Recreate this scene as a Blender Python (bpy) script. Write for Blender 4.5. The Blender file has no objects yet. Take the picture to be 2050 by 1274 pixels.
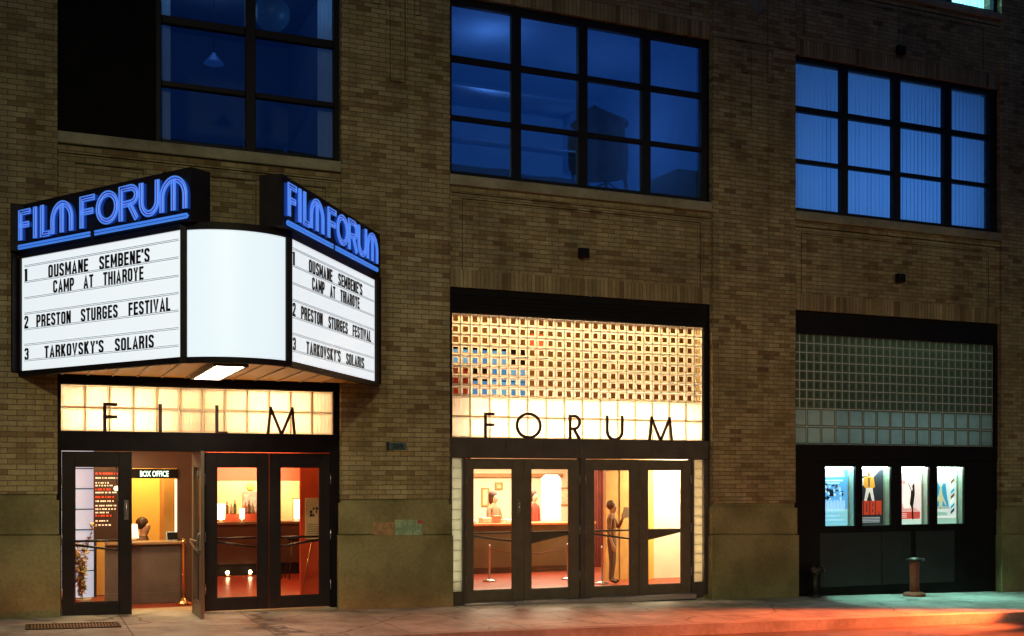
import bpy, bmesh, math, random
from mathutils import Vector, Matrix
R = math.radians
random.seed(7)
D = bpy.data
SC = bpy.context.scene
COL = SC.collection

# ------------------------------------------------------------------ camera
cam_d = D.cameras.new("camera")
cam_d.sensor_width = 36.0
cam_d.lens = 40.37
cam_d.shift_y = 0.1561
cam_d.clip_start = 0.1
cam_d.clip_end = 500
cam = D.objects.new("camera", cam_d)
cam.location = (-5.791, -15.934, 1.882)
cam.rotation_euler = (R(90), 0, R(-23))
COL.objects.link(cam)
SC.camera = cam

# ------------------------------------------------------------------ sky, dusk light
W = D.worlds.new("World")
SC.world = W
W.use_nodes = True
wn = W.node_tree.nodes
bg = wn["Background"]
sky = wn.new("ShaderNodeTexSky")
sky.sky_type = 'NISHITA'
sky.sun_disc = False
sky.sun_elevation = R(1.5)
sky.sun_rotation = R(-60)
sky.altitude = 20
sky.ozone_density = 6.0
sky.air_density = 1.2
sky.dust_density = 0.3
W.node_tree.links.new(sky.outputs[0], bg.inputs[0])
bg.inputs[1].default_value = 0.15

sun_d = D.lights.new("sun", 'SUN')
sun_d.energy = 0.05
sun_d.angle = R(15)
sun_d.color = (1.0, 0.9, 0.75)
sun = D.objects.new("sun", sun_d)
sun.rotation_euler = Vector((0.6, 1.0, -0.5)).to_track_quat('-Z', 'Y').to_euler()
COL.objects.link(sun)

SC.view_settings.view_transform = 'Standard'
SC.view_settings.look = 'None'
SC.view_settings.exposure = 0.0
SC.view_settings.gamma = 1.0
SC.render.engine = 'CYCLES'
SC.cycles.max_bounces = 8
SC.cycles.transparent_max_bounces = 16
SC.cycles.sample_clamp_indirect = 4.0
SC.cycles.caustics_reflective = False
SC.cycles.caustics_refractive = False

# ------------------------------------------------------------------ materials
def newmat(name):
    m = D.materials.new(name)
    m.use_nodes = True
    nt = m.node_tree
    b = nt.nodes["Principled BSDF"]
    return m, nt, b

def N(nt, t, **kw):
    n = nt.nodes.new(t)
    for k, v in kw.items():
        if k in n.inputs:
            n.inputs[k].default_value = v
        else:
            setattr(n, k, v)
    return n

def ramp(nt, stops):
    n = nt.nodes.new("ShaderNodeValToRGB")
    e = n.color_ramp.elements
    while len(e) < len(stops):
        e.new(0.5)
    for i, (p, c) in enumerate(stops):
        e[i].position = p
        e[i].color = (c[0], c[1], c[2], 1)
    return n

def simple(name, col, rough=0.6, metal=0.0, var=0.15, scale=6.0, bump=0.0, spec=0.5, detail=5.0):
    """base colour broken up by noise so that nothing reads as flat plastic"""
    m, nt, b = newmat(name)
    L = nt.links
    g = N(nt, "ShaderNodeNewGeometry")
    no = N(nt, "ShaderNodeTexNoise", Scale=scale, Detail=detail, Roughness=0.65)
    L.new(g.outputs["Position"], no.inputs["Vector"])
    lo = [max(0, c * (1 - var)) for c in col]
    hi = [min(1, c * (1 + var)) for c in col]
    r = ramp(nt, [(0.3, lo), (0.7, hi)])
    L.new(no.outputs["Fac"], r.inputs[0])
    L.new(r.outputs[0], b.inputs["Base Color"])
    b.inputs["Roughness"].default_value = rough
    b.inputs["Metallic"].default_value = metal
    b.inputs["Specular IOR Level"].default_value = spec
    if bump > 0:
        bu = N(nt, "ShaderNodeBump", Strength=bump, Distance=0.01)
        L.new(no.outputs["Fac"], bu.inputs["Height"])
        L.new(bu.outputs[0], b.inputs["Normal"])
    return m

def emit(name, col, strength):
    m, nt, b = newmat(name)
    b.inputs["Base Color"].default_value = (*[min(1, c) for c in col], 1)
    b.inputs["Emission Color"].default_value = (*col, 1)
    b.inputs["Emission Strength"].default_value = strength
    b.inputs["Roughness"].default_value = 0.4
    return m

def brick(name, soldier=False):
    m, nt, b = newmat(name)
    L = nt.links
    g = N(nt, "ShaderNodeNewGeometry")
    sep = N(nt, "ShaderNodeSeparateXYZ")
    L.new(g.outputs["Position"], sep.inputs[0])
    add = N(nt, "ShaderNodeMath", operation='ADD')
    L.new(sep.outputs[0], add.inputs[0]); L.new(sep.outputs[1], add.inputs[1])
    # bricks are never laid perfectly: a little wobble
    wob = N(nt, "ShaderNodeTexNoise", Scale=9.0, Detail=2.0)
    L.new(g.outputs["Position"], wob.inputs["Vector"])
    wm = N(nt, "ShaderNodeMath", operation='MULTIPLY_ADD')
    wm.inputs[1].default_value = 0.016; wm.inputs[2].default_value = -0.008
    L.new(wob.outputs["Fac"], wm.inputs[0])
    zz = N(nt, "ShaderNodeMath", operation='ADD')
    L.new(sep.outputs[2], zz.inputs[0]); L.new(wm.outputs[0], zz.inputs[1])
    comb = N(nt, "ShaderNodeCombineXYZ")
    if soldier:
        L.new(zz.outputs[0], comb.inputs[0]); L.new(add.outputs[0], comb.inputs[1])
    else:
        L.new(add.outputs[0], comb.inputs[0]); L.new(zz.outputs[0], comb.inputs[1])
    def bt(c1, c2, mo):
        t = N(nt, "ShaderNodeTexBrick", Scale=1.0)
        t.inputs["Mortar Size"].default_value = 0.005
        t.inputs["Mortar Smooth"].default_value = 0.25
        t.inputs["Brick Width"].default_value = 0.52 if soldier else 0.215
        t.inputs["Row Height"].default_value = 0.0685
        t.inputs["Color1"].default_value = (*c1, 1)
        t.inputs["Color2"].default_value = (*c2, 1)
        t.inputs["Mortar"].default_value = (*mo, 1)
        if soldier: t.offset = 0.0
        L.new(comb.outputs[0], t.inputs["Vector"])
        return t
    t = bt((0, 0, 0), (1, 1, 1), (0.5, 0.5, 0.5))
    r = ramp(nt, [(0.0, (0.22, 0.14, 0.06)), (0.12, (0.31, 0.225, 0.095)), (0.4, (0.39, 0.31, 0.14)),
                  (0.75, (0.46, 0.375, 0.185)), (1.0, (0.34, 0.275, 0.135))])
    L.new(t.outputs["Color"], r.inputs[0])
    # soot and staining
    st = N(nt, "ShaderNodeTexNoise", Scale=0.9, Detail=7.0, Roughness=0.7)
    L.new(g.outputs["Position"], st.inputs["Vector"])
    sr = ramp(nt, [(0.32, (0.62, 0.6, 0.58)), (0.62, (1.05, 1.05, 1.05))])
    L.new(st.outputs["Fac"], sr.inputs[0])
    stv = N(nt, "ShaderNodeVectorMath", operation='MULTIPLY'); stv.inputs[1].default_value = (3.2, 3.2, 0.28)
    L.new(g.outputs["Position"], stv.inputs[0])
    sn = N(nt, "ShaderNodeTexNoise", Scale=1.0, Detail=6.0, Roughness=0.7)
    L.new(stv.outputs[0], sn.inputs["Vector"])
    snr = ramp(nt, [(0.36, (0.68, 0.66, 0.64)), (0.56, (1.04, 1.04, 1.04))])
    L.new(sn.outputs["Fac"], snr.inputs[0])
    sm = N(nt, "ShaderNodeMix", data_type='RGBA', blend_type='MULTIPLY'); sm.inputs[0].default_value = 0.8
    L.new(sr.outputs[0], sm.inputs[6]); L.new(snr.outputs[0], sm.inputs[7])
    fine = N(nt, "ShaderNodeTexNoise", Scale=60.0, Detail=4.0)
    L.new(g.outputs["Position"], fine.inputs["Vector"])
    fr = ramp(nt, [(0.3, (0.8, 0.8, 0.8)), (0.7, (1.12, 1.12, 1.12))])
    L.new(fine.outputs["Fac"], fr.inputs[0])
    m1 = N(nt, "ShaderNodeMix", data_type='RGBA', blend_type='MULTIPLY'); m1.inputs[0].default_value = 1
    L.new(r.outputs[0], m1.inputs[6]); L.new(sm.outputs[2], m1.inputs[7])
    m2 = N(nt, "ShaderNodeMix", data_type='RGBA', blend_type='MULTIPLY'); m2.inputs[0].default_value = 1
    L.new(m1.outputs[2], m2.inputs[6]); L.new(fr.outputs[0], m2.inputs[7])
    mm = N(nt, "ShaderNodeMix", data_type='RGBA')
    L.new(t.outputs["Fac"], mm.inputs[0]); L.new(m2.outputs[2], mm.inputs[6])
    mm.inputs[7].default_value = (0.125, 0.10, 0.058, 1)
    L.new(mm.outputs[2], b.inputs["Base Color"])
    b.inputs["Roughness"].default_value = 0.85
    b.inputs["Specular IOR Level"].default_value = 0.25
    inv = N(nt, "ShaderNodeMath", operation='SUBTRACT'); inv.inputs[0].default_value = 1
    L.new(t.outputs["Fac"], inv.inputs[1])
    ha = N(nt, "ShaderNodeMath", operation='MULTIPLY_ADD'); ha.inputs[1].default_value = 0.35
    L.new(fine.outputs["Fac"], ha.inputs[0]); L.new(inv.outputs[0], ha.inputs[2])
    bu = N(nt, "ShaderNodeBump", Strength=0.8, Distance=0.008)
    L.new(ha.outputs[0], bu.inputs["Height"])
    L.new(bu.outputs[0], b.inputs["Normal"])
    return m

def stone(name, c0, c1, scale=14):
    m, nt, b = newmat(name)
    L = nt.links
    g = N(nt, "ShaderNodeNewGeometry")
    a = N(nt, "ShaderNodeTexNoise", Scale=scale, Detail=8.0, Roughness=0.75)
    L.new(g.outputs["Position"], a.inputs["Vector"])
    r = ramp(nt, [(0.3, c0), (0.7, c1)])
    L.new(a.outputs["Fac"], r.inputs[0])
    s = N(nt, "ShaderNodeTexNoise", Scale=1.3, Detail=5.0)
    L.new(g.outputs["Position"], s.inputs["Vector"])
    sr = ramp(nt, [(0.35, (0.6, 0.58, 0.52)), (0.6, (1.05, 1.05, 1.05))])
    L.new(s.outputs["Fac"], sr.inputs[0])
    mx = N(nt, "ShaderNodeMix", data_type='RGBA', blend_type='MULTIPLY'); mx.inputs[0].default_value = 1
    L.new(r.outputs[0], mx.inputs[6]); L.new(sr.outputs[0], mx.inputs[7])
    L.new(mx.outputs[2], b.inputs["Base Color"])
    b.inputs["Roughness"].default_value = 0.8
    bu = N(nt, "ShaderNodeBump", Strength=0.5, Distance=0.006)
    L.new(a.outputs["Fac"], bu.inputs["Height"]); L.new(bu.outputs[0], b.inputs["Normal"])
    return m

def pane_mat(name, refl, tint, trans=(1, 1, 1), rough=0.0, wavy=0.0):
    m = D.materials.new(name); m.use_nodes = True
    nt = m.node_tree; nt.nodes.clear(); L = nt.links
    o = N(nt, "ShaderNodeOutputMaterial")
    mix = N(nt, "ShaderNodeMixShader"); mix.inputs[0].default_value = refl
    t = N(nt, "ShaderNodeBsdfTransparent"); t.inputs[0].default_value = (*trans, 1)
    gl = N(nt, "ShaderNodeBsdfGlossy"); gl.inputs[0].default_value = (*tint, 1); gl.inputs["Roughness"].default_value = rough
    if wavy:
        g = N(nt, "ShaderNodeNewGeometry")
        no = N(nt, "ShaderNodeTexNoise", Scale=1.1, Detail=1.0)
        L.new(g.outputs["Position"], no.inputs["Vector"])
        bu = N(nt, "ShaderNodeBump", Strength=wavy, Distance=0.02)
        L.new(no.outputs["Fac"], bu.inputs["Height"]); L.new(bu.outputs[0], gl.inputs["Normal"])
    L.new(t.outputs[0], mix.inputs[1]); L.new(gl.outputs[0], mix.inputs[2]); L.new(mix.outputs[0], o.inputs[0])
    return m

def block_mat(name, col, trans_w, ribs=True, gloss=0.08):
    """pressed glass: scatters the light that comes from behind, and reflects a little"""
    m = D.materials.new(name); m.use_nodes = True
    nt = m.node_tree; nt.nodes.clear(); L = nt.links
    o = N(nt, "ShaderNodeOutputMaterial")
    g = N(nt, "ShaderNodeNewGeometry")
    no = N(nt, "ShaderNodeTexNoise", Scale=7.0, Detail=3.0)
    L.new(g.outputs["Position"], no.inputs["Vector"])
    r = ramp(nt, [(0.3, [c * 0.82 for c in col]), (0.7, col)])
    L.new(no.outputs["Fac"], r.inputs[0])
    tl = N(nt, "ShaderNodeBsdfTranslucent"); di = N(nt, "ShaderNodeBsdfDiffuse")
    gl = N(nt, "ShaderNodeBsdfGlossy"); gl.inputs["Roughness"].default_value = 0.12
    L.new(r.outputs[0], tl.inputs[0])
    di.inputs[0].default_value = (*[c * 0.45 for c in col], 1)
    if ribs:
        w = N(nt, "ShaderNodeTexWave", Scale=16.0, Distortion=0.6, bands_direction='X')
        L.new(g.outputs["Position"], w.inputs["Vector"])
        bu = N(nt, "ShaderNodeBump", Strength=0.5, Distance=0.01)
        L.new(w.outputs["Fac"], bu.inputs["Height"])
        for n in (tl, di, gl): L.new(bu.outputs[0], n.inputs["Normal"])
    m1 = N(nt, "ShaderNodeMixShader"); m1.inputs[0].default_value = trans_w
    L.new(di.outputs[0], m1.inputs[1]); L.new(tl.outputs[0], m1.inputs[2])
    m2 = N(nt, "ShaderNodeMixShader"); m2.inputs[0].default_value = gloss
    L.new(m1.outputs[0], m2.inputs[1]); L.new(gl.outputs[0], m2.inputs[2])
    L.new(m2.outputs[0], o.inputs[0])
    return m

def sidewalk_mat(name, c0, c1, jx, jy, jw=0.012):
    m, nt, b = newmat(name); L = nt.links
    g = N(nt, "ShaderNodeNewGeometry")
    t = N(nt, "ShaderNodeTexBrick", Scale=1.0)
    t.offset = 0.0
    t.inputs["Brick Width"].default_value = jx; t.inputs["Row Height"].default_value = jy
    t.inputs["Mortar Size"].default_value = jw; t.inputs["Mortar Smooth"].default_value = 0.3
    t.inputs["Color1"].default_value = (0.85, 0.85, 0.85, 1); t.inputs["Color2"].default_value = (1.05, 1.05, 1.05, 1)
    t.inputs["Mortar"].default_value = (0.35, 0.33, 0.3, 1)
    L.new(g.outputs["Position"], t.inputs["Vector"])
    a = N(nt, "ShaderNodeTexNoise", Scale=3.0, Detail=9.0, Roughness=0.72)
    L.new(g.outputs["Position"], a.inputs["Vector"])
    r = ramp(nt, [(0.3, c0), (0.68, c1)])
    L.new(a.outputs["Fac"], r.inputs[0])
    f = N(nt, "ShaderNodeTexNoise", Scale=90.0, Detail=3.0)
    L.new(g.outputs["Position"], f.inputs["Vector"])
    fr = ramp(nt, [(0.3, (0.75, 0.75, 0.75)), (0.7, (1.15, 1.15, 1.15))])
    L.new(f.outputs["Fac"], fr.inputs[0])
    m1 = N(nt, "ShaderNodeMix", data_type='RGBA', blend_type='MULTIPLY'); m1.inputs[0].default_value = 1
    L.new(r.outputs[0], m1.inputs[6]); L.new(t.outputs["Color"], m1.inputs[7])
    m2 = N(nt, "ShaderNodeMix", data_type='RGBA', blend_type='MULTIPLY'); m2.inputs[0].default_value = 1
    L.new(m1.outputs[2], m2.inputs[6]); L.new(fr.outputs[0], m2.inputs[7])
    # old chewing gum spots
    v = N(nt, "ShaderNodeTexVoronoi", Scale=4.0)
    L.new(g.outputs["Position"], v.inputs["Vector"])
    vr = ramp(nt, [(0.05, (0.4, 0.4, 0.4)), (0.09, (1, 1, 1))])
    L.new(v.outputs["Distance"], vr.inputs[0])
    m3 = N(nt, "ShaderNodeMix", data_type='RGBA', blend_type='MULTIPLY'); m3.inputs[0].default_value = 1
    L.new(m2.outputs[2], m3.inputs[6]); L.new(vr.outputs[0], m3.inputs[7])
    wv = N(nt, "ShaderNodeTexNoise", Scale=2.0, Detail=4.0)
    L.new(g.outputs["Position"], wv.inputs["Vector"])
    wa = N(nt, "ShaderNodeMix", data_type='VECTOR'); wa.inputs[0].default_value = 0.25
    L.new(g.outputs["Position"], wa.inputs[4]); L.new(wv.outputs["Color"], wa.inputs[5])
    ve = N(nt, "ShaderNodeTexVoronoi", Scale=0.75, feature='DISTANCE_TO_EDGE')
    L.new(wa.outputs[1], ve.inputs["Vector"])
    cr = ramp(nt, [(0.004, (0.3, 0.3, 0.3)), (0.011, (1, 1, 1))])
    L.new(ve.outputs["Distance"], cr.inputs[0])
    sn = N(nt, "ShaderNodeTexNoise", Scale=0.9, Detail=7.0, Roughness=0.7)
    L.new(g.outputs["Position"], sn.inputs["Vector"])
    s2 = ramp(nt, [(0.38, (0.5, 0.47, 0.44)), (0.56, (1.05, 1.05, 1.05))])
    L.new(sn.outputs["Fac"], s2.inputs[0])
    m4 = N(nt, "ShaderNodeMix", data_type='RGBA', blend_type='MULTIPLY'); m4.inputs[0].default_value = 1
    L.new(m3.outputs[2], m4.inputs[6]); L.new(cr.outputs[0], m4.inputs[7])
    m5 = N(nt, "ShaderNodeMix", data_type='RGBA', blend_type='MULTIPLY'); m5.inputs[0].default_value = 1
    L.new(m4.outputs[2], m5.inputs[6]); L.new(s2.outputs[0], m5.inputs[7])
    L.new(m5.outputs[2], b.inputs["Base Color"])
    rr = ramp(nt, [(0.3, (0.45, 0.45, 0.45)), (0.7, (0.75, 0.75, 0.75))])
    L.new(a.outputs["Fac"], rr.inputs[0]); L.new(rr.outputs[0], b.inputs["Roughness"])
    bu = N(nt, "ShaderNodeBump", Strength=0.4, Distance=0.004)
    L.new(f.outputs["Fac"], bu.inputs["Height"]); L.new(bu.outputs[0], b.inputs["Normal"])
    return m

M = {}
M['brick'] = brick('buff_brick')
M['soldier'] = brick('buff_brick_upright', True)
M['stone'] = stone('plinth_stone', (0.19, 0.17, 0.065), (0.33, 0.29, 0.115), 22)
M['sill'] = stone('sill_stone', (0.26, 0.24, 0.15), (0.40, 0.36, 0.22), 10)
M['black'] = simple('black_steel', (0.006, 0.004, 0.0038), 0.6, 0.0, 0.35, 5, 0.05, 0.15)
M['brown'] = simple('bronze_brown_metal', (0.085, 0.065, 0.048), 0.42, 0.1, 0.25, 4, 0.05, 0.5)
M['door'] = simple('dark_door_paint', (0.125, 0.10, 0.062), 0.4, 0.1, 0.2, 5, 0.03)
M['door_black'] = simple('black_door_paint', (0.022, 0.016, 0.014), 0.33, 0.2, 0.2, 5, 0.03)
M['frame'] = simple('window_frame_paint', (0.007, 0.005, 0.006), 0.55, 0.0, 0.3, 6, 0.05, 0.25)
M['steel'] = simple('brushed_steel', (0.55, 0.55, 0.52), 0.3, 1.0, 0.1, 20)
M['brass'] = simple('brass', (0.75, 0.5, 0.2), 0.25, 1.0, 0.1, 15)
M['red_iron'] = simple('red_painted_iron', (0.22, 0.05, 0.02), 0.5, 0.2, 0.3, 12, 0.2)
M['dark_iron'] = simple('dark_iron', (0.05, 0.04, 0.03), 0.45, 0.7, 0.3, 10, 0.2)
M['sidewalk'] = sidewalk_mat('concrete_sidewalk', (0.26, 0.25, 0.21), (0.42, 0.40, 0.34), 1.55, 1.5)
M['kerb'] = stone('kerb_stone', (0.22, 0.21, 0.19), (0.36, 0.34, 0.3), 12)
M['road'] = sidewalk_mat('asphalt', (0.05, 0.045, 0.042), (0.11, 0.10, 0.09), 60, 60)
M['blockL'] = block_mat('ribbed_glass_block', (0.95, 0.88, 0.72), 0.75, True)
M['blockE'] = block_mat('clear_block_edge', (0.97, 0.88, 0.68), 0.7, False)
M['blockE_dim'] = block_mat('dim_block_edge', (0.24, 0.29, 0.21), 0.5, False)  # darker copies of the block glass, dimness put into the colour
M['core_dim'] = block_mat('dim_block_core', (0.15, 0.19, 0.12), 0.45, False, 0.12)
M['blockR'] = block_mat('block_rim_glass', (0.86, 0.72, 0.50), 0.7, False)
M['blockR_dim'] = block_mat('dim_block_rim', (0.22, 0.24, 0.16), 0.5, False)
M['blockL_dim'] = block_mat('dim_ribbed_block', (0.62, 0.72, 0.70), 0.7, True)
M['mortar'] = simple('white_mortar', (0.62, 0.63, 0.56), 0.8, 0, 0.15, 20)
M['core'] = pane_mat('clear_block_core', 0.10, (0.9, 0.95, 1.0), (0.85, 0.78, 0.68), 0.05, 0.3)
M['core_dark'] = pane_mat('clear_block_core_unlit', 0.22, (0.8, 0.9, 0.95), (0.6, 0.72, 0.6), 0.12, 0.3)
M['glass'] = pane_mat('door_glass', 0.045, (1, 1, 1), (0.97, 0.97, 0.95))
M['win_sky'] = pane_mat('sky_tinted_glass', 0.62, (0.30, 0.56, 1.0), (0.55, 0.7, 1.0), 0.0, 0.05)  # dusk sky blue put into the tint of these window glasses
M['win_dim'] = pane_mat('dusky_window_glass', 0.22, (0.25, 0.48, 1.0), (0.6, 0.75, 1.0), 0.0, 0.05)
M['win_clear'] = pane_mat('sky_tinted_clear_glass', 0.12, (0.3, 0.6, 1.0), (0.7, 0.85, 1.0), 0.0, 0.05)

# ------------------------------------------------------------------ mesh builder and scene graph
ORG = {}
def empty(name, loc, label, cat, group=None):
    o = D.objects.new(name, None)
    o.location = loc
    o.empty_display_size = 0.2
    COL.objects.link(o)
    o["label"] = label; o["category"] = cat
    if group: o["group"] = group
    ORG[o] = Vector(loc)
    return o

class MB:
    def __init__(s):
        s.v = []; s.f = []; s.m = []; s.sm = []
    def add(s, vs, fs, m=0, smooth=False):
        k = len(s.v)
        s.v += [tuple(v) for v in vs]
        for f in fs:
            s.f.append(tuple(k + i for i in f)); s.m.append(m); s.sm.append(smooth)
        return s
    def box(s, x0, x1, y0, y1, z0, z1, m=0):
        vs = [(x, y, z) for z in (z0, z1) for y in (y0, y1) for x in (x0, x1)]
        return s.add(vs, [(0, 2, 3, 1), (4, 5, 7, 6), (0, 1, 5, 4), (2, 6, 7, 3), (0, 4, 6, 2), (1, 3, 7, 5)], m)
    def bbox(s, x0, x1, y0, y1, z0, z1, b=0.006, m=0):
        """box with a chamfer of b on its front edges (towards -y)"""
        vs = [(x0, y1, z0), (x1, y1, z0), (x1, y1, z1), (x0, y1, z1),
              (x0, y0 + b, z0), (x1, y0 + b, z0), (x1, y0 + b, z1), (x0, y0 + b, z1),
              (x0 + b, y0, z0 + b), (x1 - b, y0, z0 + b), (x1 - b, y0, z1 - b), (x0 + b, y0, z1 - b)]
        fs = [(3, 2, 1, 0), (8, 9, 10, 11)]
        for i in range(4):
            j = (i + 1) % 4
            fs.append((i, j, 4 + j, 4 + i)); fs.append((4 + i, 4 + j, 8 + j, 8 + i))
        return s.add(vs, fs, m)
    def prism(s, poly, z0, z1, m=0, cap=True):
        """plan outline (counter-clockwise) extruded in z"""
        n = len(poly)
        vs = [(p[0], p[1], z0) for p in poly] + [(p[0], p[1], z1) for p in poly]
        fs = [(i, (i + 1) % n, n + (i + 1) % n, n + i) for i in range(n)]
        if cap: fs += [tuple(range(n - 1, -1, -1)), tuple(range(n, 2 * n))]
        return s.add(vs, fs, m)
    def slab(s, pts, nrm, t, m=0):
        """planar outline given a thickness t against its normal"""
        n = len(pts); nv = Vector(nrm).normalized() * t
        a = [Vector(p) for p in pts]; b = [p - nv for p in a]
        fs = [(i, (i + 1) % n, n + (i + 1) % n, n + i) for i in range(n)]
        fs += [tuple(range(n - 1, -1, -1)), tuple(range(n, 2 * n))]
        return s.add(a + b, fs, m)
    def tube(s, path, r, n=8, m=0, closed=False, r2=None):
        P = [Vector(p) for p in path]; k = len(P)
        vs = []; prev = None
        for i, p in enumerate(P):
            if closed: d = P[(i + 1) % k] - P[i - 1]
            else: d = P[min(i + 1, k - 1)] - P[max(i - 1, 0)]
            if d.length < 1e-9: d = Vector((0, 0, 1))
            d.normalize()
            if prev is None:
                a = Vector((0, 0, 1)) if abs(d.z) < 0.9 else Vector((1, 0, 0))
                u = d.cross(a).normalized()
            else:
                u = (prev - d * prev.dot(d))
                u = u.normalized() if u.length > 1e-6 else d.orthogonal().normalized()
            w = d.cross(u); prev = u
            rr = r if r2 is None else r + (r2 - r) * i / max(1, k - 1)
            for j in range(n):
                t = 2 * math.pi * j / n
                vs.append(p + (u * math.cos(t) + w * math.sin(t)) * rr)
        fs = []
        for i in range(k if closed else k - 1):
            a, b = i * n, ((i + 1) % k) * n
            for j in range(n):
                fs.append((a + j, a + (j + 1) % n, b + (j + 1) % n, b + j))
        if not closed:
            fs.append(tuple(range(n - 1, -1, -1))); fs.append(tuple((k - 1) * n + j for j in range(n)))
        return s.add(vs, fs, m, True)
    def lathe(s, prof, c, n=20, m=0):
        vs = []; k = len(prof)
        for (r, z) in prof:
            for j in range(n):
                t = 2 * math.pi * j / n
                vs.append((c[0] + r * math.cos(t), c[1] + r * math.sin(t), c[2] + z))
        fs = []
        for i in range(k - 1):
            for j in range(n):
                fs.append((i * n + j, i * n + (j + 1) % n, (i + 1) * n + (j + 1) % n, (i + 1) * n + j))
        fs.append(tuple(range(n - 1, -1, -1))); fs.append(tuple((k - 1) * n + j for j in range(n)))
        return s.add(vs, fs, m, True)
    def ball(s, c, r, m=0, n=12, sz=1.0):
        prof = [(max(1e-4, r * math.sin(math.pi * i / n)), -r * sz * math.cos(math.pi * i / n)) for i in range(n + 1)]
        return s.lathe(prof, c, 16, m)
    def build(s, name, mats, parent=None, loc=None, kind=None, label=None, cat=None, group=None):
        me = D.meshes.new(name)
        off = ORG[parent] if parent is not None else Vector(loc or (0, 0, 0))
        me.from_pydata([(v[0] - off.x, v[1] - off.y, v[2] - off.z) for v in s.v], [], s.f)
        if not isinstance(mats, (list, tuple)): mats = [mats]
        for m in mats: me.materials.append(m)
        me.polygons.foreach_set("material_index", s.m)
        me.polygons.foreach_set("use_smooth", s.sm)
        me.update()
        o = D.objects.new(name, me)
        COL.objects.link(o)
        if parent is not None: o.parent = parent
        else: o.location = off
        ORG[o] = off
        if kind: o["kind"] = kind
        if label: o["label"] = label
        if cat: o["category"] = cat
        if group: o["group"] = group
        return o

def text_mesh(body, mb, o, ex, w, z0, z1, depth=0.01, bold=0.0, m=0, nrm=None, space=1.0, up=(0, 0, 1)):
    """lettering fitted to width w along ex and to z0..z1, standing off the plane by depth"""
    cu = D.curves.new("lettering", 'FONT')
    cu.body = body; cu.size = 1.0; cu.offset = bold; cu.resolution_u = 3
    cu.space_word = space
    ob = D.objects.new("lettering", cu)
    COL.objects.link(ob)
    bpy.context.view_layer.update()
    me = D.meshes.new_from_object(ob.evaluated_get(bpy.context.evaluated_depsgraph_get()))
    D.objects.remove(ob); D.curves.remove(cu)
    xs = [v.co.x for v in me.vertices]; ys = [v.co.y for v in me.vertices]
    x0, x1, y0, y1 = min(xs), max(xs), min(ys), max(ys)
    ex = Vector(ex).normalized(); o = Vector(o); up = Vector(up)
    if nrm is None: nrm = ex.cross(up)
    nrm = Vector(nrm)
    def mp(co, d):
        return o + ex * ((co.x - x0) / (x1 - x0) * w) + up * (z0 + (co.y - y0) / (y1 - y0) * (z1 - z0)) + nrm * d
    n = len(me.vertices)
    vs = [mp(v.co, depth) for v in me.vertices] + [mp(v.co, 0.0005) for v in me.vertices]
    fs = [tuple(p.vertices) for p in me.polygons]
    cnt = {}
    for p in me.polygons:
        for e in p.edge_keys: cnt[e] = cnt.get(e, 0) + 1
    for p in me.polygons:
        vv = list(p.vertices)
        for i in range(len(vv)):
            a, b = vv[i], vv[(i + 1) % len(vv)]
            if cnt[tuple(sorted((a, b)))] == 1: fs.append((b, a, n + a, n + b))
    mb.add(vs, fs, m)
    D.meshes.remove(me)

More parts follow.
